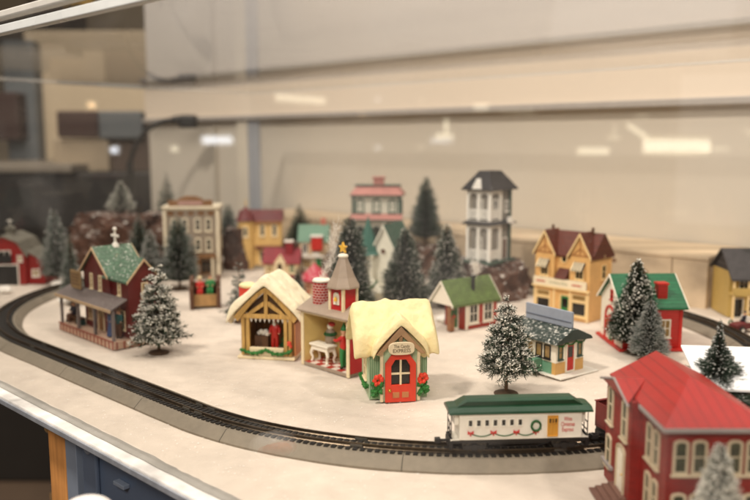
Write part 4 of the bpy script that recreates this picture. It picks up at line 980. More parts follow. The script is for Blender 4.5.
door(h, RF, 3.8, .36, .9, 2.6, BRNP, VW, BRASS); window(h, RF, 4.2, 6.5, .5, 1.2, VW, GLASSD, 1, 2, fw=.12); window(h, RF, 1.6, 6.2, .6, 1.8, VW, GLASSD, 1, 2); window(h, T((0, .35, 0)), 0, 6.2, .6, 1.8, VW, GLASSD, 1, 2); window(h, T((0, .35, 0)), 0, 1.3, .6, 1.9, VW, GLASSD, 1, 2)
m = MB(); m.box(W/2-.36, W/2-.1, D-.3, D+.05, .36, 9.2); m.build('corner_post', DG, h)
# ================================================================ yellow half timbered shop
YS = mat('honey_wall', (222, 176, 112), .55, .14); YT = mat('honey_trim', (236, 206, 150), .5, .1); BRR = mat('brown_tile_roof', (104, 46, 28), .5, .2, 260, 1.0, kind='shingle', size=(.5, .3), axis='x', snow=.1); BRRY = mat('brown_tile_roof_y', (104, 46, 28), .5, .2, 260, 1.0, kind='shingle', size=(.5, .3), axis='y', snow=.22)
th = -46; W, D = 7.0, 4.6
o_ = corner(588, 323, th, W, 'r')
h = thing('gabled_shop', 'honey yellow shop with two brown gables, striped awnings and white banner with red bows', 'building', o_.x, o_.y, 0, th)
m = MB(); m.box(-W/2, W/2, .5, D, 0, 7.3); m.box(-W/2, W/2, 0, .498, 0, 3.9)
for c in (-2.25, 2.25): m.prism([(c-1.25, 3.9), (c+1.25, 3.9), (c+1.25, 7.3), (c, 9.5), (c-1.25, 7.3)], 'y', 0, .499)
m.build('wall', YS, h)
m = MB(); m.prism([(.2, 7.05), (2.45, 9.6), (2.65, 9.6), (4.9, 7.05), (4.8, 6.85), (.3, 6.85)], 'x', -W/2-.2, W/2+.2); m.build('roof', BRR, h, bevel=.02)
for c in (-2.25, 2.25): gable_roof(h, c-1.25, c+1.25, 0, 2.4, 7.3, 9.5, BRRY, .22, .16, 'y', name='gable_roof', trim=YT)
for c in (-2.25, 2.25):
    m = MB(); m.box(c-1.2, c+1.2, -.08, -.002, 7.2, 7.36); m.box(c-.08, c+.08, -.08, -.002, 7.362, 9.1)
    for s in (-1, 1): m.add([(c+s*.1, -.08, 7.9), (c+s*.1, -.08, 8.1), (c+s*.85, -.08, 7.4), (c+s*.7, -.08, 7.37), (c+s*.1, -.003, 7.9), (c+s*.1, -.003, 8.1), (c+s*.85, -.003, 7.4), (c+s*.7, -.003, 7.37)], [(0, 1, 2, 3), (7, 6, 5, 4), (0, 3, 7, 4), (1, 0, 4, 5), (2, 1, 5, 6), (3, 2, 6, 7)])
    m.build('half_timbering', mat('timber_tan', (170, 118, 70), .55, .15), h)
    window(h, FI, c, 4.75, .8, 1.6, YT, GLASSD, 2, 2, fw=.16)
    aw = MB(); aw2 = MB()
    for i in range(8):
        x = c-.72+i*.18; q = aw if i % 2 else aw2
        q.prism([(-.1, 6.55), (-.75, 5.75), (-.75, 5.6), (-.68, 5.6), (-.68, 5.72), (-.1, 6.42)], 'x', x+.002, x+.178)
    o1 = aw.build('awning', mat('awning_dark', (62, 56, 50), .6, .2), h); aw2.build('awning_stripes', CREAM, o1)
m = MB(); m.box(-W/2-.15, W/2+.15, -.42, -.003, 3.3, 3.5); m.build('shop_cornice', YT, h, bevel=.03)
m = MB(); m.box(-W/2, W/2-.2, -.36, -.16, 3.503, 4.45); sg = m.build('banner', mat('banner_cream', (236, 222, 190), .5, .08), h, bevel=.03)
for c in (-2.5, 2.15):
    m = MB()
    for k in (-.38, 0, .38):
        for s in (-1, 1): m.prism([(c+k, 3.98), (c+k+s*.19, 4.1), (c+k+s*.19, 3.85)], 'y', -.40, -.361)
    m.build('bow', REDP, sg)
text('script_lettering', 'Christmas Shop', mat('faded_green_ink', (140, 148, 120), .5), sg, T((-.2, -.365, 3.98)), .42, 2.3)
m = MB(); m.prism([(-.45, 4.5), (.49, 5.6), (.49, 4.5)], 'x', -.7, .7); m.build('porch_roof', BRR, h)
m = MB(); m.ring([(.0+.42*math.cos(t*.524), 6.6+.42*math.sin(t*.524)) for t in range(12)], [(.3*math.cos(t*.524), 6.6+.3*math.sin(t*.524)) for t in range(12)], .36, .52); w = m.build('window', YT, h)
m = MB(); m.prism([(.3*math.cos(t*.524), 6.6+.3*math.sin(t*.524)) for t in range(12)], 'y', .44, .51); m.build('pane', GLASSD, w)
for x in (-2.3, 2.3):
    window(h, FI, x, .65, 1.6, 1.35, YT, GLASSD, 1, 1, fw=.2); window(h, FI, x, 2.35, 1.6, .5, YT, GLASSL, 1, 1, fw=.14, sill=False)
door(h, FI, .55, 0, 1.0, 2.6, GREENP, YT, BRASS, glass=GLASSD); m = MB()
for x in (-3.4, -.85, 1.2, 3.4): m.box(x-.14, x+.14, -.16, -.003, 0, 3.28)
m.build('pilaster', YT, h, bevel=.02)
for (a_, b_) in ((-2.6, 2.0), (2.4, 2.2)): m = MB(); m.cyl((a_, b_, 9.4), (a_, b_, 10.2), .16); m.build('chimney_pot', BRNP, h)
window(h, face('R', W, D-.5, .5), .3, 4.6, .7, 1.4, YT, GLASSD, 1, 2)
# ================================================================ mossy roofed cottage
MOSS = mat('moss_shingle', (100, 122, 60), .6, .2, 260, 1.2, kind='shingle', size=(.45, .26), axis='x', snow=.1); CR = mat('cottage_red', (162, 52, 36), .55, .15); WFR = mat('bright_white', (236, 228, 210), .5, .06)
th = 36; W, D = 4.6, 3.2
o_ = corner(465, 330, th, W, 'l')
h = thing('mossy_roofed_cottage', 'little red and tan cottage with bright moss green shingled roof and black stovepipe', 'building', o_.x, o_.y, 0, th)
m = MB(); gable_body(m, -W/2, W/2, 0, D, 0, 3.0, 5.0, 'x'); m.build('wall', CR, h)
gable_roof(h, -W/2-1.7, W/2, 0, D, 3.0, 5.0, MOSS, .32, .16, 'x', trim=WFR)
m = MB(); m.box(-W/2-.0, -W/2+.3, -.12, -.002, 0, 3.0); m.build('corner_board', WFR, h)
for x in (-1.15, .95): window(h, FI, x, .75, 1.05, 1.75, WFR, GLASSD, 2, 2, fw=.2)
m = MB(); m.box(-W/2-1.75, -W/2-1.2, .3, .9, 0, 2.9); m.build('porch_pier', mat('tan_brick', (164, 112, 76), .6, .2, 300, 1, kind='brick', size=(.35, .2), axis='xy'), h)
m = MB(); m.prism([(.0, 2.95), (1.6, 4.9), (3.2, 2.95), (3.2, 2.75), (0, 2.75)], 'x', -W/2-1.9, -W/2-1.75); m.build('porch_gable', WFR, h)
wreath(h, T((-W/2-1.5, .3, 0)), 0, 1.9, .26); door(h, face('L', W, D), 0, 0, 1.0, 2.3, GREENP, WFR, BRASS)
m = MB(); m.cyl((-.6, .7, 3.6), (-.6, .7, 5.35), .2); m.cyl((-.6, .7, 5.35), (-.6, .7, 5.6), .32, .3); m.build('stovepipe', BLACK, h)
# ================================================================ diner
DGR = mat('dark_wavy_roof', (38, 52, 46), .55, .3, 260, .8, snow=.42); OR = mat('diner_orange', (206, 160, 92), .5, .12); TG2 = mat('diner_mint', (104, 150, 122), .5, .15); PANEL = mat('billboard_grey', (152, 160, 174), .5, .12)
th = 35; W, D = 3.5, 5.4
o_ = corner(555, 377, th, W, 'l')
h = thing('roadside_diner', 'small railcar diner with dark snow dusted roof, red end door and grey board above', 'building', o_.x, o_.y, 0, th)
m = MB(); m.box(-W/2-.4, W/2+.9, -1.0, D+.2, 0, .14); m.build('base', WHITE, h, bevel=.04)
m = MB(); m.box(-W/2, W/2, 0, .4, .143, 1.15); m.build('lower_wall', OR, h); m = MB(); m.box(-W/2, W/2, .402, D, .143, 1.15); m.build('side_skirt', TG2, h)
m = MB(); m.box(-W/2, W/2, 0, D, 1.152, 3.0); m.build('upper_wall', WFR, h)
prof = [(-W/2-.55, 2.85), (-W/2-.35, 3.15), (-W/2+.3, 3.45), (-.3, 3.95), (.3, 3.95), (W/2-.3, 3.45), (W/2+.35, 3.15), (W/2+.55, 2.85), (0, 3.0)]
m = MB(); m.prism(prof, 'y', -.55, D+.4); m.build('roof', DGR, h, bevel=.05)
door(h, FI, 0, .3, .85, 2.3, REDP, WFR, BRASS, glass=GLASSD); window(h, FI, -1.2, 1.5, .4, 1.0, DG, GLASSL, 1, 2, fw=.08); window(h, FI, 1.2, 1.5, .4, 1.0, DG, GLASSL, 1, 2, fw=.08)
for a_, b_ in ((-1.75, -.6), (-.6, .6), (.6, 1.75)): swag(h, FI, a_, b_, 2.8, .25, .09)
LF = face('L', W, D)
for i in range(5): window(h, LF, -2.0+i*.95, 1.5, .55, 1.0, BLACK if i > 2 else WFR, GLASSL, 1, 1, fw=.09)
m = MB(LF); m.box(-2.4, 1.2, -1.0, -.003, .145, 1.3); m.build('side_annex', TG2, h, bevel=.03)
m = MB(LF); m.box(-2.3, -.6, -1.7, -1.003, .145, 1.5); m.build('steel_box', mat('steel_grey', (120, 128, 128), .4, .2), h, bevel=.04)
m = MB(); m.box(-.12, .12, -.2, 5.1, 3.98, 5.35); bb = m.build('billboard', PANEL, h, bevel=.02)
m = MB(); m.box(-.17, -.121, -.15, 5.05, 4.42, 4.5); m.build('ledge_strip', mat('board_line', (96, 104, 120), .5), bb)
# ================================================================ bright green roofed red house
GRF = mat('bright_green_roof', (14, 106, 64), .45, .1, 220, .5, kind='shingle', size=(1.2, .25), snow=.06); RB = mat('clapboard_red', (206, 44, 38), .5, .12, 260, 1, kind='siding', size=(.3, .3))
W, D = 5.6, 6.2
o_ = corner(622, 351, 2, W, 'l')
h = thing('green_roofed_house', 'red and white house with bright green roof behind two frosted trees', 'building', o_.x, o_.y, 0, 2)
m = MB(); m.box(-W/2-.4, W/2+.3, -.4, D+.5, 0, .25); m.build('base', REDP, h, bevel=.03)
m = MB(); gable_body(m, -W/2, W/2, 0, D, .253, 4.3, 6.7, 'x'); m.build('wall', RB, h)
gable_roof(h, -W/2, W/2, 0, D, 4.3, 6.7, GRF, .4, .16, 'x', trim=WFR)
LF = face('L', W, D)
m = MB(LF); m.prism([(-D/2, .255), (D/2, .255), (D/2, 4.3), (0, 6.6), (-D/2, 4.3)], 'y', -.08, -.003); m.build('gable_front', WFR, h)
LF2 = LF @ T((0, -.08, 0))
m = MB(LF2); m.ring(outline(-.3, .3, 2.3, 3.2, True, .22), outline(-.3, .3, 2.3, 3.2, True), -.14, -.003); m.build('door_surround', REDP, h)
door(h, LF2, .25, .26, 1.0, 2.4, GREENP, WFR, BRASS, arch=True); wreath(h, LF2, .25, 2.0, .25); window(h, LF2, -1.1, 1.2, .5, 1.2, REDP, GLASSL, 1, 2, fw=.1); window(h, LF2, 1.9, 1.2, .5, 1.2, REDP, GLASSL, 1, 2, fw=.1)
window(h, LF2, 0, 4.4, .45, .8, REDP, GLASSD, 1, 2, fw=.1); m = MB(LF2); m.box(1.5, 2.2, -.8, -.05, 2.6, 3.2); m.build('hanging_sign', REDP, h, bevel=.03)
m = MB(); m.box(.6, 1.5, .5, 1.4, 4.4, 6.2); m.build('chimney', RB, h); m = MB(); m.box(.5, 1.6, .4, 1.5, 6.203, 6.4); m.build('chimney_cap', REDP, h, bevel=.03)
window(h, FI, 1.2, 1.4, .8, 1.5, WFR, GLASSL, 2, 2); window(h, FI, -.6, 1.4, .8, 1.5, WFR, GLASSL, 2, 2)
m = MB(); m.box(W/2-.25, W/2+.02, -.07, -.003, .255, 4.2); m.build('corner_board', REDP, h)
# ================================================================ yellow farmhouse
FY = mat('farm_yellow', (220, 190, 112), .55, .12, 260, .8, kind='siding', size=(.3, .26)); FG = mat('farm_grey_roof', (70, 66, 66), .6, .2, 260, .7, kind='shingle', size=(.5, .3), snow=.06)
W, D = 8.5, 4.6
o_ = corner(727, 317, -2, W, 'l')
h = thing('yellow_farmhouse', 'pale yellow farmhouse with dark grey roof and open front porch at the right edge', 'building', o_.x, o_.y, 0, -2)
m = MB(); m.box(-W/2, W/2, 0, D, 0, 5.2); m.build('wall', FY, h)
m = MB(); m.prism([(-1.35, 4.55), (1.9, 7.6), (2.1, 7.6), (5.0, 5.2), (5.0, 5.0), (2.0, 7.35), (-1.35, 4.3)], 'x', -W/2-.3, W/2+.2); m.prism([(0, 5.2), (2.0, 7.3), (4.6, 5.2)], 'x', -W/2, W/2); m.build('roof', FG, h, bevel=.02)
m = MB(); m.box(-W/2, -.8, -1.2, -.003, 2.6, 2.8); m.build('balcony_floor', FY, h); m = MB(); m.box(-W/2, -.8, -1.22, -1.1, 2.803, 3.5); m.build('balcony_rail', FY, h)
for x in (-W/2+.12, -2.5, -.95): m = MB(); m.box(x-.1, x+.1, -1.2, -1.0, 0, 4.5); m.build('post', YT, h)
m = MB(); gable_body(m, -.6, 2.6, -1.6, -.003, 0, 4.6, 6.6, 'y'); m.build('front_wing', FY, h); gable_roof(h, -.6, 2.6, -1.6, 1.3, 4.6, 6.6, FG, .25, .14, 'y', name='wing_roof')
window(h, T((0, -1.6, 0)), .9, 3.4, .55, 1.2, WFR, GLASSD, 2, 2); window(h, FI, -2.6, 3.3, .9, 1.0, WFR, GLASSD, 2, 2); window(h, T((0, -1.6, 0)), .9, .8, 1.2, 1.3, WFR, GLASSD, 2, 2)
door(h, FI, -3.1, 0, .9, 2.1, GLASSD, WFR, BRASS); window(h, FI, -1.7, .7, .6, 1.3, WFR, GLASSD, 1, 2); m = MB(); m.box(1.0, 1.7, 1.8, 2.5, 7.0, 8.6); m.build('chimney', CR, h, bevel=.02)
# small red sledge car
o_ = G(744, 332)
c = thing('toy_car', 'tiny maroon open car with a dark driver and wreath in front of the yellow farmhouse', 'toy car', o_.x, o_.y, 0, 200)
m = MB(); m.prism([(-1.4, .4), (1.5, .4), (1.6, .9), (1.0, 1.05), (.3, 1.1), (.1, 1.0), (-.7, 1.0), (-1.3, 1.2), (-1.5, .8)], 'y', -.6, .6); m.build('body', MAR, c, bevel=.1)
for x in (-.9, .9):
    for y in (-.66, .66): m = MB(); m.cyl((x, y-.1, .38), (x, y+.1, .38), .38, n=14); w = m.build('wheel', BLACK, c, bevel=.03); m = MB(); m.cyl((x, y-.12, .38), (x, y+.12, .38), .18, n=10); m.build('hub', WHITE, w)
wreath(c, T((0, -.62, 0)), 1.1, .9, .25, False); m = MB(); m.box(-.3, .0, -.55, .55, 1.1, 1.7); m.build('windscreen', WHITE, c)
person(o_.x, o_.y, .75, 200, 1.9, 'tiny driver in dark clothes sitting in the maroon toy car', 'sit', (NAVY, NAVY), hat=(NAVY, 'cone'))
# ================================================================ white roofed house behind the brick one
GW = mat('glare_white_roof', (246, 246, 246), .3, .05, 60, .8, coat=.4); OW = mat('old_cream_wall', (206, 186, 140), .6, .25)  # roof base colour pushed near white to carry its reflected glare
h = thing('white_roofed_house', 'old cream house under a wide bare roof made near white for its glare behind the brick building', 'building', 24.4, 44.6, 0, -7)
m = MB(); m.prism([(.3, 0), (3.3, 0), (3.3, 5.9), (.3, 5.0)], 'x', -4.2, 4.2); m.build('wall', OW, h)
m = MB(); m.prism([(-.6, 4.95), (4.2, 6.35), (4.2, 6.5), (-.6, 5.12)], 'x', -5.1, 5.3); m.build('roof', GW, h, bevel=.03)
for x in (-3, -1.2, .6, 2.4): window(h, T((0, .3, 0)), x, 3.1, .55, 1.3, mat('aged_green', (112, 128, 104), .6, .3), GLASSD, 2, 2)
# ================================================================ big red brick building, foreground right
BW = mat('big_red_wall', (142, 26, 20), .5, .18, 200, .9, kind='brick', col2=(128, 36, 30), size=(.5, .2), axis='xy'); BRF = mat('big_red_roof', (156, 28, 20), .42, .12, 220, .7, kind='plank', size=(.5, .55)); GS = mat('grey_eave', (150, 142, 138), .5, .15); IV = mat('ivory_frame', (196, 180, 152), .5, .15)
GLS = mat('stained_pane', (70, 72, 50), .2, .9, 900, 0)
bx0, bx1, by0, by1 = 14.1, 18.9, 36.0, 44.2
h = thing('red_brick_building', 'large red two storey building with red hip roof, grey eaves and arched ivory windows', 'building', (bx0+bx1)/2, by0, 0, 0)
W, D = bx1-bx0, by1-by0
m = MB(); m.box(-W/2, W/2, 0, D, 0, 5.95); m.box(-W/2-.55, -W/2-.002, 3.6, D-.2, 0, 5.95); m.build('wall', BW, h)
m = MB(); e = .3; rz0, rz1 = 3.6, 8.0; zt = 7.4
vs = [(-W/2-e, -e, 6.02), (W/2+e, -e, 6.02), (W/2+e, D+e, 6.02), (-W/2-e, D+e, 6.02), (0, rz0, zt), (0, rz1+.6, zt), (-W/2-e, -e, 5.96), (W/2+e, -e, 5.96), (W/2+e, D+e, 5.96), (-W/2-e, D+e, 5.96)]
m.add(vs, [(0, 1, 4), (1, 2, 5, 4), (2, 3, 5), (3, 0, 4, 5), (9, 8, 7, 6), (0, 6, 7, 1), (1, 7, 8, 2), (2, 8, 9, 3), (3, 9, 6, 0)]); m.build('roof', BRF, h)
m = MB()
a_ = [(-W/2-e-.02, -e-.02), (W/2+e+.02, -e-.02), (W/2+e+.02, D+e+.02), (-W/2-e-.02, D+e+.02)]
m.box(-W/2-e-.06, W/2+e+.06, -e-.08, -e-.003, 5.78, 6.0); m.box(-W/2-e-.08, -W/2-e-.003, -e, 3.2, 5.78, 6.0); m.build('eave_trim', GS, h, bevel=.02)
m = MB(); y0_, y1_ = 3.4, D; xx = -W/2-.55
m.add([(xx-.3, y0_, 5.97), (xx-.3, y1_, 5.97), (-W/2+.9, (y0_+y1_)/2, 6.62), (xx-.3, (y0_+y1_)/2, 6.6), (xx-.3, y0_, 5.9), (xx-.3, y1_, 5.9)], [(0, 3, 2), (3, 1, 2), (4, 5, 2), (0, 1, 3), (0, 4, 5, 1), (0, 2, 4), (1, 5, 2)]); cg = m.build('cross_gable', BRF, h)
m = MB(); m.tube([(xx-.32, y0_-.15, 5.85), (xx-.32, (y0_+y1_)/2, 6.6), (xx-.32, y1_+.15, 5.85)], .07, 4); m.build('bargeboard', GS, cg)
for x in (-1.75, -.85, .85, 1.75):
    for z in (3.7, 1.0): window(h, FI, x, z, .5, 1.5, IV, GLS, 1, 2, arch='flat', fw=.13)
RWF = T((-W/2, 0, 0)) @ Matrix.Rotation(R(-90), 4, 'Z')   # local x = -world y
for y in (-1.3, -2.3):
    for z in (3.5, .9): window(h, RWF, y, z, .5, 1.7, IV, GLS, 1, 2, arch='flat', fw=.13)
RW2 = T((-W/2-.55, 0, 0)) @ Matrix.Rotation(R(-90), 4, 'Z')
for y in (-4.6, -7.1): window(h, RW2, y, 3.7, .6, 1.9, IV, GLS, 1, 2, arch='flat', fw=.16)
door(h, RW2, -5.0, .35, 1.1, 2.6, WFR, IV, BRASS, arch='flat'); window(h, RW2, -7.2, 1.1, .6, 1.6, IV, GLS, 1, 2, arch='flat', fw=.14)
m = MB()
for i in range(4): m.box(-W/2-.56-.35*(4-i), -W/2-.56-.35*(3-i)+.002, 3.9, 6.1, 0, .12*(i+1)-.01)
m.build('steps', mat('step_brown', (120, 86, 74), .6, .2), h); m = MB(); m.box(-W/2-.75, -W/2-.553, 6.3, D-.1, 1.0, 1.15); m.build('ledge', GS, h)
# ================================================================ candy hut (left), workshop, mint shop
TIM = mat('honey_timber', (206, 164, 92), .55, .14, 300, .5, kind='wood', axis='z'); INT = mat('interior_tan', (172, 124, 68), .6, .2); PEACH = mat('peach_side', (222, 150, 90), .5, .12)
th = -10; o_ = G(267, 359)
h = thing('candy_hut', 'open fronted timber hut with thick cream snow roof, green garland and red chimney', 'building', o_.x, o_.y, 0, th)
W, D = 5.0, 4.2
m = MB(); m.box(-W/2-.2, W/2+.2, -.3, D, 0, .3); m.build('floor', CREAM, h, bevel=.08)
m = MB(); m.box(-W/2, W/2, D-.3, D, .303, 3.7); m.box(-W/2, -W/2+.25, .4, D-.303, .303, 3.7); m.box(W/2-.25, W/2, .4, D-.303, .303, 3.7); m.build('wall', INT, h)
m = MB(); m.box(W/2+.003, W/2+.12, .3, D-.5, .303, 3.3); m.build('side_cladding', PEACH, h)
for x in (-W/2+.28, -W/2+.72, W/2-.72, W/2-.28):
    m = MB(); m.box(x-.17, x+.17, -.05, .3, .303, 3.75); m.build('post', TIM, h, bevel=.05)
m = MB(); m.box(-W/2+.9, W/2-.9, -.15, .25, .303, 1.05); m.build('counter', CREAM, h, bevel=.04)
m = MB(); m.box(-W/2-.15, W/2+.15, -.12, .28, 3.75, 4.15); m.box(-.16, .16, -.1, .2, 4.152, 6.3)
for s in (-1, 1): m.add([(s*.2, -.1, 4.9), (s*.2, -.1, 5.35), (s*1.4, -.1, 4.5), (s*1.75, -.1, 4.152), (s*1.3, -.1, 4.152)]+[(s*.2, .2, 4.9), (s*.2, .2, 5.35), (s*1.4, .2, 4.5), (s*1.75, .2, 4.152), (s*1.3, .2, 4.152)], [(0, 1, 2, 3, 4), (9, 8, 7, 6, 5), (0, 4, 9, 5), (1, 0, 5, 6), (2, 1, 6, 7), (3, 2, 7, 8), (4, 3, 8, 9)])
m.build('gable_timber', TIM, h, bevel=.03)
m = MB(); K = 14; out = []; inn = []
for i in range(K+1):
    u = -1+2*i/K; zz = 6.65-2.75*abs(u)**1.25; out.append((u*2.95, zz)); inn.append((u*2.62, zz-.42))
m.ring(out, inn, -.3, .3, closed=False); m.build('bargeboard', TIM, h, smooth=False)
m = MB(); m.prism([(-2.4, 4.16), (2.4, 4.16), (0, 6.3)], 'y', .42, D-.2); m.build('loft', mat('loft_dark', (96, 70, 44), .7, .2), h)
snow_roof(h, 3.55, 6.85, 3.6, -.6, D+.5, .85, HUTSNOW, seed=3, name='snow_roof')
m = MB(); m.box(-2.9, -1.6, 1.0, 2.2, 4.6, 6.4); m.build('chimney', mat('chimney_red', (206, 60, 40), .5, .15), h, bevel=.08); m = MB(); m.ball((-2.25, 1.6, 6.45), (.85, .8, .3), n=14, k=8, jit=.06); m.build('chimney_snow', ROOFSNOW, h, smooth=True)
swag(h, T((0, -.2, 0)), -W/2+.1, 0, .92, .35, .19); swag(h, T((0, -.2, 0)), 0, W/2-.1, .92, .35, .19)
m = MB(); 
for i in range(10): m.prism([(-2.0+i*.42, 3.75), (-2.0+i*.42+.3, 3.75), (-1.85+i*.42, 3.35)], 'y', .05, .15)
m.build('icicles', WHITE, h)
m = MB()
for k in range(5): m.ball((W/2-.25+.12*math.cos(k*1.25), -.35, 1.35+.25*math.sin(k*1.25)+.1*k), .15, n=6, k=4)
m.build('poinsettia', mat('poinsettia_red', (214, 62, 36), .5, .15), h)
x_, y_ = on(th, o_, .45, 1.1); person(x_, y_, .31, th, 3.3, 'bearded figurine in a red suit behind the candy hut counter', 'stand', (REDP, REDP), hat=(REDP, 'cone'), beard=True)
x_, y_ = on(th, o_, -.7, 1.3)
s = thing('wooden_crate', 'brown crate with white bundles inside the candy hut', 'crate', x_, y_, .31, th)
m = MB(); m.box(-.75, .55, -.4, .4, 0, 1.6); m.build('box', WOODB, s, bevel=.04); m = MB()
for k in range(5): m.ball((-.4+k*.2, random.uniform(-.2, .2), 1.75+.15*(k % 2)), .26, n=7, k=5)
m.build('bundles', WHITE, s, smooth=True)
x_, y_ = on(th, o_, 1.35, 2.0)
t_ = thing('toy_tree', 'little dark green tree inside the candy hut', 'toy tree', x_, y_, .31, th); m = MB(); m.cyl((0, 0, 0), (0, 0, .6), .12); m.build('trunk', BRNP, t_); m = MB()
for k in range(4): m.lathe([(.75-.15*k, .5+k*.55), (.12, 1.35+k*.55)], n=10, a0=k)
m.build('crown', DKGREEN, t_)
# workshop
o_, th, W_ = line((300, 363), (353, 379)); W = 5.9; D = 3.0; H = 4.9
WR = mat('workshop_red', (186, 30, 34), .45, .12); GRY = mat('taupe_roof', (156, 138, 120), .55, .15, 200, .4); CHK = MATS.get('check')
CHK = mat('checker_white', (230, 214, 200), .4, .05); CHK2 = mat('checker_red', (176, 52, 44), .4, .05); WINT = mat('warm_interior', (226, 198, 128), .55, .1)
h = thing('toy_workshop', 'open red toy workshop with checkered floor, brick chimney and bell tower with gold star', 'building', o_.x, o_.y, 0, th)
m = MB(); m.box(-W/2, W/2, -.1, D, 0, .3); m.build('base', GRY, h, bevel=.03)
m = MB(); m2 = MB(); cw = (W-.5)/8
for i in range(8):
    for j in range(4): (m if (i+j) % 2 else m2).box(-W/2+.25+i*cw+.005, -W/2+.25+(i+1)*cw-.005, j*(D-.25)/4+.005, (j+1)*(D-.25)/4-.005, .302, .33)
fl = m.build('checkered_floor', CHK, h); m2.build('red_squares', CHK2, fl)
m = MB(); m.box(-W/2, W/2, D-.25, D, .303, H); m.build('back_wall', WINT, h)
m = MB(); m.box(-W/2, -W/2+.24, 0, D-.252, .303, H); m.box(W/2-.24, W/2, 0, D-.252, .303, H); m.build('side_wall', WINT, h)
m = MB(); m.box(W/2+.003, W/2+.14, .0, D, .303, H); m.box(-W/2-.14, -W/2-.003, 0, D, .303, H); m.build('outer_wall', WR, h)
m = MB()
for x in (-W/2+.05, W/2-.05): m.box(x-.17, x+.17, -.14, -.003, .0, H)
m.box(-W/2+.13, W/2-.13, -.14, -.003, H-.2, H); m.build('front_trim', CREAM, h, bevel=.03)
m = MB(); m.prism([(-.45, H), (-.45, H+.16), (D*.55, H+1.15), (D+.4, H+.3), (D+.4, H)], 'x', -W/2-.35, W/2+.35); m.build('roof', GRY, h, bevel=.05)
TWF = T((1.0, .0, 0)); tz = H+.35
m = MB(); m.box(.3, 1.9, .35, 1.9, tz, tz+2.1); tw = m.build('tower', WR, h)
m = MB()
for x in (.3, 1.9):
    for y in (.35, 1.9): m.box(x-.12, x+.12, y-.12, y+.12, tz, tz+2.1)
m.build('corner_post', CREAM, h, bevel=.02)
m = MB(); m.lathe([(1.5, tz+2.1), (1.47, tz+2.25), (1.05, tz+3.0), (.52, tz+4.3), (.36, tz+4.7)], (1.1, 1.12, 0), 8, a0=R(22.5)); m.build('tower_roof', GRY, h, bevel=.02)
m = MB(); m.ball((1.1, 1.12, tz+4.75), (.46, .46, .24), n=14, k=8); m.build('roof_snow', WFR, h, smooth=True)
m = MB(); pts = [(1.1+(.52 if k % 2 == 0 else .22)*math.sin(k*math.pi/5), tz+5.45+(.52 if k % 2 == 0 else .22)*math.cos(k*math.pi/5)) for k in range(10)]; m.prism(pts, 'y', 1.0, 1.24); m.build('star', GOLD, h, bevel=.03)
w = window(h, T((1.1, .35, 0)), -.0, tz+.75, .55, .9, WFR, WFR, 1, 1, arch=True, fw=.08, sill=False); m = MB(T((1.1, .2, 0))); m.lathe([(.16, tz+1.0), (.13, tz+1.2), (.05, tz+1.35)], n=8); m.build('bell', GOLD, w)
m = MB(); m.lathe([(.78, H+.2), (.82, H+2.5)], (-1.75, 1.2, 0), 14); m.build('chimney', BRICKC if 'BRICKC' in globals() else BRICKRED, h)
m = MB(); m.lathe([(.66, 0), (.86, .1), (.7, .32), (.2, .36)], (-1.75, 1.2, H+2.5), 16); m.build('chimney_snow', WFR, h, smooth=True)
x_, y_ = on(th, o_, -1.35, .95)
t_ = thing('white_table', 'white work table with curved legs inside the toy workshop', 'table', x_, y_, .331, th)
m = MB(); m.box(-1.2, 1.2, -.6, .6, 1.45, 1.65); m.build('tabletop', WFR, t_, bevel=.05); m = MB(); m.box(-1.05, 1.05, -.5, .5, 1.05, 1.448); m.build('apron', WFR, t_, bevel=.05)
for sx in (-1, 1):
    for sy in (-1, 1): m = MB(); m.tube([(sx*.95, sy*.4, 1.1), (sx*1.08, sy*.45, .7), (sx*.9, sy*.4, .3), (sx*1.0, sy*.45, 0)], [.18, .14, .1, .13], 8); m.build('leg', WFR, t_)
x_, y_ = on(th, o_, -1.1, 1.6)
t_ = thing('santa_toy', 'grey and green toy with a red and white stocking standing behind the white work table', 'toy', x_, y_, .331+1.67, th)
m = MB(); m.lathe([(.45, 0), (.5, .5), (.4, 1.1), (.2, 1.3)], n=12); m.build('body', GRY, t_, smooth=True); m = MB(); m.tube([(.45*math.cos(k), .45*math.sin(k), .8) for k in np.linspace(0, 5.6, 9)], .17, 6, closed=True); m.build('wreath', DKGREEN, t_)
m = MB(); m.ball((.1, -.1, 1.5), .3); m.build('head', WFR, t_, smooth=True); m = MB(); m.ball((.35, -.15, 1.75), (.4, .25, .22)); m.build('cap', REDP, t_, smooth=True)
x_, y_ = on(th, o_, 1.5, .75); person(x_, y_, .331, th-75, 3.7, 'elf figurine with green hat, red tunic and green legs reaching over the work table', 'reach', (GREENP, REDP), hat=(GREENP, 'cone'))
# mint shop
MINT = mat('mint_wall', (172, 196, 158), .5, .1); DRD = mat('shop_door_red', (214, 62, 38), .42, .08); TGB = mat('gable_tan', (168, 132, 96), .55, .15)
th = 9; W, D = 4.5, 4.7; o_ = G(400, 401)
h = thing('mint_sweet_shop', 'mint green shop with puffy cream snow roof, red arched door and oval sign', 'building', o_.x, o_.y, 0, th)
m = MB(); m.box(-W/2, W/2, .7, D, 0, 3.9); m.prism([(.7, 3.9), (D/2+.35, 6.1), (D, 3.9)], 'x', -W/2, W/2); m.build('wall', MINT, h)
m = MB(); gable_body(m, -1.5, 1.5, 0, 1.6, 0, 4.0, 5.6, 'y'); m.build('porch', MINT, h)
m = MB(); 
for i in range(5): m.box(-W/2+.05+i*.15, -W/2+.1+i*.15, .67, .698, .1, 3.8)
for i in range(5): m.box(W/2-.7+i*.15, W/2-.65+i*.15, .67, .698, .1, 3.8)
m.build('batten', mat('mint_dark', (108, 146, 108), .5, .1), h)
for x in (-1.42, 1.42): m = MB(); m.box(x-.12, x+.12, -.1, -.003, 0, 4.1); m.build('pilaster', CREAM, h, bevel=.02)
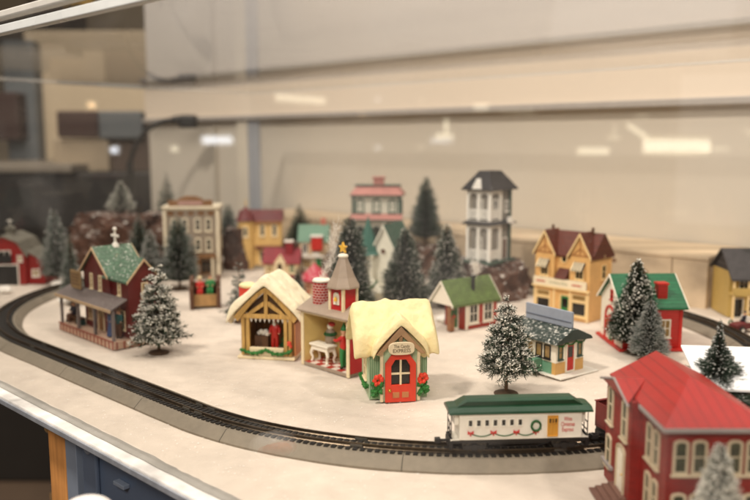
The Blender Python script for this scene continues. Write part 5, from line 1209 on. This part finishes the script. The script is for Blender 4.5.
m = MB(); m.ring([(-1.9, 3.75), (0, 5.9), (1.9, 3.75)], [(-1.55, 3.75), (0, 5.2), (1.55, 3.75)], -.42, .0, closed=False)
m.prism([(-.14, 5.2), (.14, 5.2), (.14, 4.6), (-.14, 4.6)], 'y', -.3, -.05); m.build('gable_trim', TGB, h, bevel=.04)
oc = [(-1.18, .0), (1.18, .0), (1.18, 3.0), (.62, 3.75), (-.62, 3.75), (-1.18, 3.0)]; ic = [(-.72, 1.35), (.72, 1.35), (.72, 2.8), (.42, 3.3), (-.42, 3.3), (-.72, 2.8)]
m = MB(); m.ring(oc, ic, -.26, -.003); m.box(-.719, .719, -.2, -.003, .6, 1.349); d = m.build('door', DRD, h, bevel=.03)
m = MB(); m.prism(ic, 'y', -.07, -.004); m.build('pane', GLASSD, d)
m = MB(); m.box(-.07, .07, -.23, -.075, 1.35, 3.3); m.box(-.72, -.072, -.22, -.075, 2.15, 2.28); m.box(.072, .72, -.22, -.075, 2.15, 2.28); m.build('glazing_bar', CREAM, d)
for x in (-.36, .36): m = MB(); m.box(x-.26, x+.26, -.30, -.262, .35, .8); m.build('door_panel', mat('panel_tan', (190, 124, 76), .5, .15), d, bevel=.02)
m = MB(); m.ball((-.85, -.34, .95), .13, n=10, k=6); m.build('handle', BRASS, d, smooth=True)
m = MB(); m.prism([(1.0*math.copysign(abs(math.cos(t*math.pi/12))**.6, math.cos(t*math.pi/12)), 4.25+.5*math.copysign(abs(math.sin(t*math.pi/12))**.7, math.sin(t*math.pi/12))) for t in range(24)], 'y', -.62, -.44); sg = m.build('sign', mat('sign_cream', (222, 204, 170), .5, .06), h, bevel=.05)
INK = mat('sign_ink', (96, 84, 66), .5); text('lettering', 'The Candy', INK, sg, T((0, -.625, 4.43)), .36, 1.2); text('lettering', 'EXPRESS', INK, sg, T((0, -.625, 4.08)), .4, 1.35)
for s in (-1, 1):
    m = MB()
    for k in range(22): m.ball((s*1.75+random.uniform(-.32, .32), -.05+random.uniform(-.15, .2), .55+random.uniform(0, 1.0)), .2, n=6, k=4, jit=.3)
    m.build('bush', GARL, h)
    m = MB()
    for k in range(7): m.ball((s*1.72+.25*math.cos(k), -.12-random.uniform(0, .1), 1.75+.3*math.sin(k*1.1)), .2, n=6, k=4, jit=.2)
    m.build('poinsettia', MATS['poinsettia_red'], h)
LF = face('L', W, D-.7, .7)
window(h, LF, 0, 1.3, 1.1, 1.5, CREAM, GLASSL, 2, 2, fw=.15); swag(h, LF, -1.7, 1.7, .9, .25, .2); window(h, face('R', W, D-.7, .7), 0, 1.3, 1.1, 1.5, CREAM, GLASSL, 2, 2, fw=.15)
# main snow roof: ridge along local x
snow_roof(h, D/2+.34, 6.35, 3.85, -W/2-1.25, W/2+.85, .95, ROOFSNOW, M=T((0, D/2+.55, 0)) @ Matrix.Rotation(R(-90), 4, 'Z'), seed=11, name='snow_roof')
snow_roof(h, 2.2, 6.0, 3.75, -.52, D/2+.4, .62, ROOFSNOW, seed=5, name='gable_snow')
# ================================================================ rock mounds with snow
def mound(px_x, y, rx, ry, H, seed, label, flat=.55):
    r = tag(None, None) if False else None
    vs = []; fs = []; NA, NR = 110, 34
    for i in range(NR+1):
        t = i/NR
        for j in range(NA):
            a = 2*math.pi*j/NA
            k = 1+.16*noise.noise(Vector((math.cos(a)*1.7, math.sin(a)*1.7, seed)))+.05*noise.noise(Vector((a*6, t*5, seed)))
            if t < flat: rr = t/flat*.78; z = H
            else: q = (t-flat)/(1-flat); rr = .78+.22*q+.05*noise.noise(Vector((a*5, q*4, seed+3))); z = H*(1-q**1.3)
            z += (.35*noise.noise(Vector((rr*math.cos(a)*3, rr*math.sin(a)*3, seed+8)))+.18*noise.noise(Vector((a*7, t*9, seed))))*(1 if t < .98 else 0)*min(1, H/4)*(.35 if t < flat else 1.2)
            q3 = Vector((rr*math.cos(a)*rx*.34, rr*math.sin(a)*ry*.34, z*.34+seed*5))
            rg = (1-2*abs(noise.noise(q3)))*.9+(1-2*abs(noise.noise(q3*2.3)))*.45-.75
            rr += rg*.19*(1 if t > .3 else t/.3); z += rg*.8*min(1, H/4)*(1 if t < .95 else 0)*(.5 if t < flat else 1)
            vs.append((px_x+rx*rr*k*math.cos(a), y+ry*rr*k*math.sin(a), z if i < NR else -.3))
    for i in range(NR):
        for j in range(NA): fs.append((i*NA+j, i*NA+(j+1) % NA, (i+1)*NA+(j+1) % NA, (i+1)*NA+j))
    m = MB(); m.add([Vector(v)-Vector((px_x, y, 0)) for v in vs], fs); o = m.build('rock_mound', ROCK, None, smooth=False); o.location = (px_x*CM, y*CM, 0)
    return tag(o, label, 'rock', 'crumpled rock mounds under the rear buildings')
mound(-39.5, 124, 9.5, 5, 8.2, 1, 'long brown snow edged rock tunnel behind the red station')
mound(14.4, 99.8, 5.6, 5.0, 4.4, 2, 'brown rock mound carrying the black roofed balconied house')
mound(2.5, 115.5, 10.5, 5, 4.6, 3, 'snow topped rock rise carrying the pink roofed mansion and a tall tree')
mound(-21.8, 121, 2.2, 2.2, 6.2, 4, 'dark brown rock between the hotel and the yellow turret house')
mound(-12.2, 113, 1.5, 1.5, 5.2, 5, 'rusty brown rock lump between the yellow turret house and the pale green shop')
# cotton puffs
COT = mat('cotton', (236, 230, 220), .95, .05, 300, 1.5)
def cotton(px, py, r, label, cat='cotton', elev=0, name='cotton_puff', squash=.5):
    g = G(px, py, elev); m = MB()
    for k in range(9): a = random.uniform(0, 6.28); d = random.uniform(0, r*.6); q = r*random.uniform(.35, .6); m.ball((d*math.cos(a), d*math.sin(a), q*squash), (q, q, q*squash*1.2), n=12, k=8, jit=.08)
    for k in range(260):
        a = random.uniform(0, 6.28); b_ = random.uniform(0, 1.4); d = r*random.uniform(.5, 1.05); p0 = Vector((d*math.cos(a)*math.cos(b_), d*math.sin(a)*math.cos(b_), d*math.sin(b_)*squash+.05))
        dr = Vector((random.gauss(0, 1), random.gauss(0, 1), random.gauss(0, .6)))*r*.18
        s_ = Vector((.012, .012, .012)); m.add([p0-s_, p0+s_, p0+dr+s_, p0+dr-s_], [(0, 1, 2, 3)])
    o = m.build(name, COT, smooth=True); o.location = (g.x*CM, g.y*CM, elev*CM); return tag(o, label, cat, 'cotton snow')
cotton(431, 302, 1.1, 'small white cotton puff behind the left corner of the mossy roofed cottage')
cotton(447, 321, 1.2, 'white cotton puff at the porch of the mossy roofed cottage')
cotton(63, 287, 1.6, 'pale cotton lying at the foot of the dusty tree by the barn')
cotton(66, 303, 1.0, 'pale cotton tuft at the silvery tree beside the station')
cotton(4, 292, 1.3, 'grey white cotton bush in front of the barn doorway at the left edge')
def wisp(x, y, z, hgt, dx, dy, r, label, n=1500):
    m = MB(); rng = random.Random(int(hgt*100))
    for k in range(n):
        t = rng.random(); c = Vector((dx*t+.25*math.sin(t*5), dy*t, hgt*t)); q = r*(.45+.75*t*(1.3-t)); a = rng.uniform(0, 6.28); d = q*math.sqrt(rng.random())
        p0 = c+Vector((d*math.cos(a), d*math.sin(a), rng.gauss(0, .1))); dr = Vector((rng.gauss(0, .22), rng.gauss(0, .22), rng.gauss(.25, .3))); w = Vector((rng.gauss(0, 1), rng.gauss(0, 1), rng.gauss(0, 1))).normalized()*.008
        m.add([p0-w, p0+w, p0+dr+w, p0+dr-w], [(0, 1, 2, 3)])
    o = m.build('cotton_smoke', COT); o.location = (x*CM, y*CM, z*CM); return tag(o, label, 'cotton smoke', 'cotton smoke from chimneys')
o_, th, W_ = line((300, 363), (353, 379)); x_, y_ = on(th, o_, -1.75, 1.2); wisp(x_, y_, 7.6, 4.4, 1.5, 2.6, .5, 'grey cotton smoke wisp rising from the red brick chimney', 900)
o_ = corner(465, 330, 36, 4.6, 'l'); x_, y_ = on(36, o_, -.6, .7); wisp(x_, y_, 5.55, 1.1, .5, .6, .45, 'short cotton smoke wisp above the black stovepipe', 600)
# ---------------------------------------------------------------- display cover (acrylic)
def acrylic():
    m = bpy.data.materials.new('clear_acrylic'); m.use_nodes = True; nt = m.node_tree; nd = nt.nodes; L = nt.links
    nd.remove(nd['Principled BSDF']); out = nd['Material Output']
    tr = nd.new('ShaderNodeBsdfTransparent'); tr.inputs[0].default_value = (.97, .97, .965, 1)
    gl = nd.new('ShaderNodeBsdfGlossy'); gl.inputs['Roughness'].default_value = 0.02
    fr = nd.new('ShaderNodeFresnel'); ge = nd.new('ShaderNodeNewGeometry'); mi = nd.new('ShaderNodeMapRange'); mi.inputs['To Min'].default_value = 1.49; mi.inputs['To Max'].default_value = 1/1.49; L.new(ge.outputs['Backfacing'], mi.inputs['Value']); L.new(mi.outputs[0], fr.inputs[0])
    mx = nd.new('ShaderNodeMixShader'); L.new(fr.outputs[0], mx.inputs[0]); L.new(tr.outputs[0], mx.inputs[1]); L.new(gl.outputs[0], mx.inputs[2])
    df = nd.new('ShaderNodeBsdfDiffuse'); df.inputs[0].default_value = (.8, .78, .75, 1)
    m2 = nd.new('ShaderNodeMixShader'); tc = nd.new('ShaderNodeTexCoord'); nz = nd.new('ShaderNodeTexNoise'); nz.inputs['Scale'].default_value = 9; nz.inputs['Detail'].default_value = 8; nz.inputs['Distortion'].default_value = 1.5
    L.new(tc.outputs['Object'], nz.inputs['Vector']); mr = nd.new('ShaderNodeMapRange'); mr.inputs['To Min'].default_value = 0.0; mr.inputs['To Max'].default_value = 0.045; mr.inputs['From Min'].default_value = .52; mr.inputs['From Max'].default_value = .85
    L.new(nz.outputs['Fac'], mr.inputs['Value']); L.new(mr.outputs[0], m2.inputs[0]); L.new(mx.outputs[0], m2.inputs[1]); L.new(df.outputs[0], m2.inputs[2]); L.new(m2.outputs[0], out.inputs['Surface'])
    return m
AC = acrylic()
EDGE = mat('frosted_edge', (214, 216, 214), .3, .1, 60, .2); ALU = mat('white_aluminium', (206, 202, 194), .35, .12, 60, .2)
base = un(0, -34.9); cv = thing('acrylic_cover', 'clear acrylic display cover with pale top rim enclosing the village', 'display cover', base.x, base.y, 0, 0)
def rel3(o): o.parent = cv; o.location = o.location-cv.location
HT_ = 28.3
# single sheets: two faces of a thin pane are given by one surface each
def sheet(a, b, z0, z1, name):
    m = MB(); m.add([(a.x, a.y, z0), (b.x, b.y, z0), (b.x, b.y, z1), (a.x, a.y, z1)], [(0, 1, 2, 3)]); rel3(m.build(name, AC))
sheet(un(-48, -34.95), un(71.9, -34.95), -.38, HT_, 'front_pane')
sheet(un(-48, -35.15), un(71.9, -35.15), -.38, HT_, 'front_pane')
sheet(un(72.1, -34.8), un(72.1, 33.0), -.3, HT_, 'end_pane')
sheet(un(-48, 33.2), un(71.9, 33.2), 6.3, HT_, 'back_pane')
m = MB(); a, b, c, d = un(-48, -34.9, HT_+.05), un(72, -34.9, HT_+.05), un(72, 33.1, HT_+.05), un(-48, 33.1, HT_+.05); m.add([a, b, c, d], [(0, 1, 2, 3)]); rel3(m.build('lid_sheet', AC))
m = MB(); slab(m, -48, 72.4, -35.5, -34.6, HT_+.1, HT_+.62); rel3(m.build('top_rim', ALU, bevel=.1))
m = MB(); slab(m, -48, 72.4, -35.42, -34.7, HT_-.95, HT_-.35); rel3(m.build('rim_edge', EDGE, bevel=.06))
m = MB(); slab(m, -48, 72.4, 33.05, 33.35, HT_+.1, HT_+.38); rel3(m.build('back_rim', EDGE, bevel=.06))
m = MB(); slab(m, 71.9, 72.4, -34.5, 33.0, HT_+.1, HT_+.6); rel3(m.build('end_rim', ALU, bevel=.06))
m = MB(); slab(m, 71.95, 72.35, -35.2, -34.8, -.35, HT_); rel3(m.build('corner_post', EDGE, bevel=.1))
# ---------------------------------------------------------------- wall
WALL = mat('beige_wall', (210, 200, 184), .8, .06, 3, .2); WALL2 = mat('upper_wall', (208, 202, 198), .8, .05, 3, .2)
S1_ = 128
def wallbox(s0, s1, n0, n1, z0, z1, name, mt, bev=0.05):
    m = MB(); slab(m, s0, s1, n0, n1, z0, z1); o = m.build(name, mt, bevel=bev); return tag(o, kind='structure')
wallbox(-90, S1_, 46, 48, -78, 25.0, 'wall', WALL)
wallbox(-90, S1_, 45.0, 48, 25.02, 34.5, 'wall_panel', mat('wall_band', (224, 208, 188), .7, .06, 3, .2), .3)
wallbox(-90, S1_, 46, 48, 34.52, 120, 'wall_upper', WALL2)
tag(None) if False else None
m = MB(); slab(m, -90, S1_, 44.2, 44.98, 24.3, 25.3); o = m.build('wall_rail', mat('grey_rail', (172, 164, 156), .5, .1), bevel=.15); tag(o, 'thin grey rail running along the beige wall behind the cover', 'rail')
m = MB(); slab(m, -90, S1_, 43.9, 44.98, 34.0, 34.9); o = m.build('wall_rail', mat('pale_rail', (176, 172, 170), .5, .1), bevel=.15); tag(o, 'upper pale rail along the wall behind the cover', 'rail')
tr_ = thing('door_trim', 'vertical cream and blue grey trim strips on the wall left of centre', 'trim', un(88, 46).x, un(88, 46).y)
def strip(s0, s1, n0, mt, nm='strip'):
    m = MB(); slab(m, s0, s1, n0, 45.98, -2, 24.2); o = m.build(nm, mt, bevel=.1); o.parent = tr_; o.location = o.location-tr_.location
strip(84.5, 88.0, 45.3, mat('blue_grey_strip', (166, 168, 172), .6, .08)); strip(88.1, 91.4, 45.0, mat('pale_strip', (218, 208, 190), .6, .06)); strip(99.5, 100.6, 45.5, mat('taupe_strip', (176, 166, 150), .6, .06))  # three trim strips, the last a darker beige
# ---------------------------------------------------------------- room beyond the left end
def at(px, py, Y): return at_depth(px, py, Y)
o = MB().box(-900, 900, -500, 900, -79, -78).build('floor', mat('shop_floor', (96, 78, 62), .6, .3, 8, .3)); tag(o, kind='structure')
o = MB().box(-500, 300, 420, 425, -78, 220).build('far_wall', mat('far_wall_brown', (186, 168, 140), .8, .2, 2, .2)); tag(o, kind='structure')
def pbox(px0, py0, px1, py1, Y, D_, name, mt, bev=.6):
    a = at(px0, py1, Y); b = at(px1, py0, Y); m = MB(); c = ((a.x+b.x)/2, Y, a.z)
    m.box(-(b.x-a.x)/2, (b.x-a.x)/2, 0, D_, 0, b.z-a.z); o = m.build(name, mt, bevel=bev); o.location = (c[0]*CM, c[1]*CM, c[2]*CM); return o
DK = mat('dark_cabinet', (44, 40, 36), .5, .3, 6, .2); BG = mat('beige_case', (178, 160, 134), .6, .2, 6, .2); BGY = mat('blue_grey_panel', (104, 108, 110), .6, .2, 6, .2); DBR = mat('dark_brown_box', (66, 42, 34), .6, .3, 8, .3); WGY = mat('counter_grey', (138, 128, 114), .5, .2, 6, .2)
wb = thing('workbench', 'dark workbench with grey top in the room beyond the left end of the case', 'workbench', at(60, 200, 215).x, 215, -78)
def kid(o, par): o.parent = par; o.location = o.location-par.location
a = at(-60, 235, 215); b = at(152, 172, 215)
kid(MB().box(a.x, b.x, 215, 270, -78, b.z).build('cabinet', DK, bevel=.8), wb)
kid(MB().box(a.x-2, at(72, 160, 212).x, 211, 272, b.z+.02, b.z+2.2).build('bench_top', WGY, bevel=.4), wb)
ob = pbox(54, 139, 108, 172, 224, 22, 'monitor_case', BG); tag(ob, 'pale beige equipment case standing on the dark workbench', 'equipment case')
ob = pbox(57, 111, 97, 138, 222, 25, 'storage_box', DBR); ob.location.z += .05*CM; tag(ob, 'dark brown box stacked on the beige case', 'box')
ob = pbox(108, 112, 150, 172, 226, 24, 'drawer_unit', mat('brown_grey_unit', (96, 78, 66), .6, .25, 6, .2)); tag(ob, 'brown grey drawer unit at the right end of the workbench', 'drawer unit')
ob = pbox(98, 111, 142, 139, 223, 3, 'blue_folder', BGY); tag(ob, 'blue grey folder standing before the drawer unit', 'folder')
ob = pbox(13, 40, 32, 235, 262, 20, 'cabinet_column', BGY); tag(ob, 'tall blue grey cabinet column behind the workbench', 'cabinet')
ob = pbox(-40, 92, 16, 140, 255, 20, 'storage_box', DBR); tag(ob, 'dark box at the far left edge behind the case', 'box')
ob = pbox(34, 30, 152, 215, 268, 6, 'back_board', mat('warm_board', (214, 194, 164), .7, .15, 4, .2)); tag(ob, 'warm beige board behind the workbench', 'board')
ob = pbox(-60, -40, 26, 40, 330, 20, 'far_cabinet', mat('umber_cabinet', (84, 72, 54), .7, .2, 5, .2)); tag(ob, 'olive brown cabinet in the top left corner of the room', 'cabinet')
ob = pbox(32, -40, 66, 26, 320, 20, 'far_shelf', mat('umber_shelf', (70, 54, 42), .7, .2, 5, .2)); tag(ob, 'dark brown shelf unit behind the rim at top left', 'shelf')
ob = pbox(58, -10, 92, 9, 312, 4, 'yellow_box', mat('mustard_box', (206, 160, 44), .6, .3, 60, .2)); tag(ob, 'mustard yellow box with dark marks at the very top left', 'box')
m = MB(); 
for k in range(3): a = at(63+k*8, 6.5, 311.9); m.box(a.x-1.3, a.x+.9, 311.2, 311.95, a.z-.9, a.z+1.2)
o2 = m.build('dark_marks', DK); o2.parent = ob; o2.location = -ob.location
def lamp(px0, py0, px1, py1, Y, label):
    p0 = at(px0, py0, Y); p1 = at(px1, py1, Y); r = thing('desk_lamp', label, 'desk lamp', p0.x, p0.y, p0.z); m = MB()
    d = p1-p0; pts = [(d.x*(t**1.4), 0, d.z*(1-(1-t)**2.2)) for t in [k/14 for k in range(15)]]
    m.tube(pts, .5, 8); m.build('gooseneck', BLACK, r, smooth=True)
    m = MB(); m.box(d.x-1.5, d.x+2.2, -1.2, 1.2, d.z-1.0, d.z+.7); m.box(d.x, d.x+3.6, -1.5, 1.5, d.z-1.9, d.z-1.002+1.9); m.build('lamp_head', BLACK, r, bevel=.5)
    m = MB(); m.lathe([(7, -70), (7, -69), (1, -68), (.75, 1)], (0, 0, 0), 20); m.build('foot', BLACK, r)
lamp(130, 166, 180, 119, 170, 'black gooseneck desk lamp curving over the right end of the workbench')
# cabinet below the table
CAB = mat('slate_metal', (92, 106, 128), .4, .15, 30, .2, metal=.3); CABL = mat('light_steel', (132, 142, 158), .4, .15, 30, .2, metal=.3)
cb = thing('metal_cabinet', 'slate blue metal cabinet with riveted bracket under the table', 'cabinet', un(-10, -34).x, un(-10, -34).y, -30)
def kc(m, n, mt, bev=.05): o = m.build(n, mt, bevel=bev); o.parent = cb; o.location = o.location-cb.location
m = MB(); slab(m, -44, 7.3, -33.8, -6, -60, -1.03); kc(m, 'carcass', CAB)
m = MB(); slab(m, 7.32, 9.0, -34.4, -31, -60, -1.03); kc(m, 'side_post', CABL)
m = MB(); slab(m, 4.9, 6.9, -34.15, -33.803, -9, -1.5); kc(m, 'bracket', mat('mid_steel', (96, 108, 128), .4, .15, 30, .2, metal=.3), .12)
m = MB(T(un(5.9, -34.16, -2.5)) @ Matrix.Rotation(ANG+math.pi, 4, 'Z') @ Matrix.Rotation(R(90), 4, 'X')); m.lathe([(.42, -.1), (.40, .08), (.2, .2), (.05, .22)], n=14); kc(m, 'rivet', CABL)
m = MB(); slab(m, .8, 2.2, -34.3, -33.8, -4.0, -3.7); kc(m, 'latch', CABL)
q = at_depth(86, 506, 39); r = thing('round_ornament', 'orange and white glossy round object below the table edge', 'ornament', q.x, q.y, q.z-1.1)
m = MB(); m.ball((0, 0, .6), (1.5, 1.5, .95), n=20, k=12); m.build('shell', mat('gloss_white', (230, 226, 222), .15, .05, coat=.5), r, smooth=True); m = MB(); m.ball((.75, -.2, .75), (.85, 1.2, .55), n=20, k=12); m.build('orange_cap', mat('orange_gloss', (214, 84, 30), .2, .1, coat=.5), r, smooth=True)
ob = thing('plank_stack', 'pale planks stacked in the dark under the left end of the table', 'planks', un(34, -10).x, un(34, -10).y, -40)
for k in range(2): m = MB(); m.box(-14, 10, -2, 2, 12+k*3.4, 14.4+k*3.4); m.build('plank', WOODT, ob, bevel=.1)
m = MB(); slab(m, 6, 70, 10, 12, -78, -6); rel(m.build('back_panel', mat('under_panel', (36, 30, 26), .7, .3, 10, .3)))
# ---------------------------------------------------------------- lamps of the shop and an added fill
def area(name, loc, target, size, power, col):
    l = bpy.data.lights.new(name, 'AREA'); l.shape = 'RECTANGLE'; l.size = size[0]*CM; l.size_y = size[1]*CM; l.energy = power; l.color = col
    o = bpy.data.objects.new(name, l); COL.objects.link(o); o.location = Vector(loc)*CM
    o.rotation_euler = (Vector(target)-Vector(loc)).to_track_quat('-Z', 'Y').to_euler(); return o
area('ceiling_light', (-75, 20, 150), (0, 75, 0), (14, 20), 28, (1, .91, .81))
area('ceiling_light', (95, 10, 170), (5, 75, 0), (16, 16), 17, (1, .89, .79))
area('ceiling_light', (0, 95, 190), (0, 80, 0), (160, 60), 13, (1, .94, .87))
area('front_light', (-30, -70, 95), (0, 70, 5), (60, 36), 18, (1, .91, .82))
area('room_fill', (-110, 190, 140), (-80, 240, 0), (60, 60), 13, (1, .90, .78))  # unseen fill added to brighten the board and far wall at left
# tube lamps standing in the room behind the camera, seen mirrored in the front pane
def mirror_point(px, py, dist):
    a = (px-375)/F; b = -(py-250)/F; d = Vector((a, cp+b*sp, -sp+b*cp)).normalized(); n3 = Vector((N.x, N.y, 0)); o3 = Vector((0, 0, CH))
    pn = (Vector((un(0, -35.15).x, un(0, -35.15).y, 0))-o3); pn.z = 0; t = pn.dot(n3)/d.dot(n3); hit = o3+d*t
    return hit+(d-2*d.dot(n3)*n3)*dist, (d-2*d.dot(n3)*n3)
def tube_lamp(px, py, w, hgt, dist, label, E=14, tilt=0, col=(255, 246, 216)):
    p, d = mirror_point(px, py, dist); r = thing('tube_lamp', label, 'lamp', p.x, p.y, p.z, math.degrees(math.atan2(d.y, d.x))-90)
    r.rotation_euler[1] = R(tilt); m = MB(); m.cyl((-w/2, 0, 0), (w/2, 0, 0), hgt/2, n=16)
    m.build('tube', mat('lit_tube_%d' % E, col, .5, 0, emit=(col, E)), r); m = MB(); m.box(-w/2-1, w/2+1, hgt*.7, hgt*2, -hgt*.9, hgt*.9); m.build('housing', WHITE, r, bevel=.3)
tube_lamp(676, 146, 24, 4.6, 300, 'wide bright tube lamp mirrored in the pane at upper right', 9)
tube_lamp(593, 151, 12, 2.4, 300, 'short tube lamp mirrored left of the wide one', 6)
tube_lamp(637, 131, 9, 1.6, 300, 'tilted little tube lamp mirrored above the wide one', 6, tilt=-35)
tube_lamp(217, 140, 11, 2.6, 260, 'cool white tube lamp mirrored near the gooseneck lamp', 7, col=(240, 246, 255))
tube_lamp(444, 136, 6, 1.6, 260, 'small lamp mirrored at the centre of the pane', 6)
tube_lamp(446, 126, 5, 1.4, 262, 'small lamp with upright tube mirrored at the centre of the pane', 6, tilt=90)
tube_lamp(481, 107, 5, 2.0, 262, 'small round lamp mirrored right of the centre', 4)
tube_lamp(300, 99, 17, 2.2, 240, 'slim tube lamp mirrored above the pale strip', 3.5, tilt=-4)
tube_lamp(114, 150, 2.2, 2, 240, 'warm bulb mirrored before the workbench, lower one', 7, col=(255, 214, 160)); tube_lamp(91, 105, 2, 1.8, 240, 'warm bulb mirrored before the workbench, upper one', 5, col=(255, 214, 160)); tube_lamp(174, 149, 2, 1.8, 240, 'warm bulb mirrored beside the lamp neck', 4, col=(255, 214, 160))
def lit_board(px, py, w, hgt, dist, label, E, rot=0):  # emissive board, added behind the camera to lay a faint veil on the pane
    p, d = mirror_point(px, py, dist); r = thing('glow_board', label, 'window', p.x, p.y, p.z, math.degrees(math.atan2(d.y, d.x))-90)
    r.rotation_euler[1] = R(rot); m = MB(); m.box(-w/2, w/2, -.5, 0, -hgt/2, hgt/2); m.build('pane', mat('board_glow_%d' % int(E*100), (236, 232, 224), .5, 0, emit=((236, 232, 224), E)), r)
    m = MB(); m.ring([(-w/2-4, -hgt/2-4), (w/2+4, -hgt/2-4), (w/2+4, hgt/2+4), (-w/2-4, hgt/2+4)], [(-w/2, -hgt/2), (w/2, -hgt/2), (w/2, hgt/2), (-w/2, hgt/2)], -2, 2); m.build('frame', WALL, r)
lit_board(716, 150, 30, 62, 330, 'tall dim added glow board mirrored faintly at the right edge of the pane', .7)
lit_board(640, 20, 90, 34, 420, 'wide dim added glow board mirrored faintly along the top right of the pane', .5, -6)
# ---------------------------------------------------------------- world, camera, render
w = bpy.data.worlds.new('World'); scene.world = w; w.use_nodes = True
bg = w.node_tree.nodes['Background']; bg.inputs[0].default_value = (1.0, .90, .80, 1); bg.inputs[1].default_value = 0.09
cd = bpy.data.cameras.new('Camera'); cam = bpy.data.objects.new('Camera', cd); COL.objects.link(cam); scene.camera = cam
cam.location = (0, 0, CH*CM); cam.rotation_euler = (R(90)-PITCH, 0, 0)
cd.sensor_width = 36; cd.lens = F/750*36; cd.clip_start = .01; cd.clip_end = 100
cd.dof.use_dof = True; cd.dof.focus_distance = .56; cd.dof.aperture_fstop = 5.4
scene.render.engine = 'CYCLES'; scene.render.resolution_x = 1024; scene.render.resolution_y = 683
scene.view_settings.view_transform = 'Standard'; scene.view_settings.look = 'None'; scene.view_settings.exposure = 0; scene.view_settings.gamma = 1
scene.cycles.transparent_max_bounces = 16
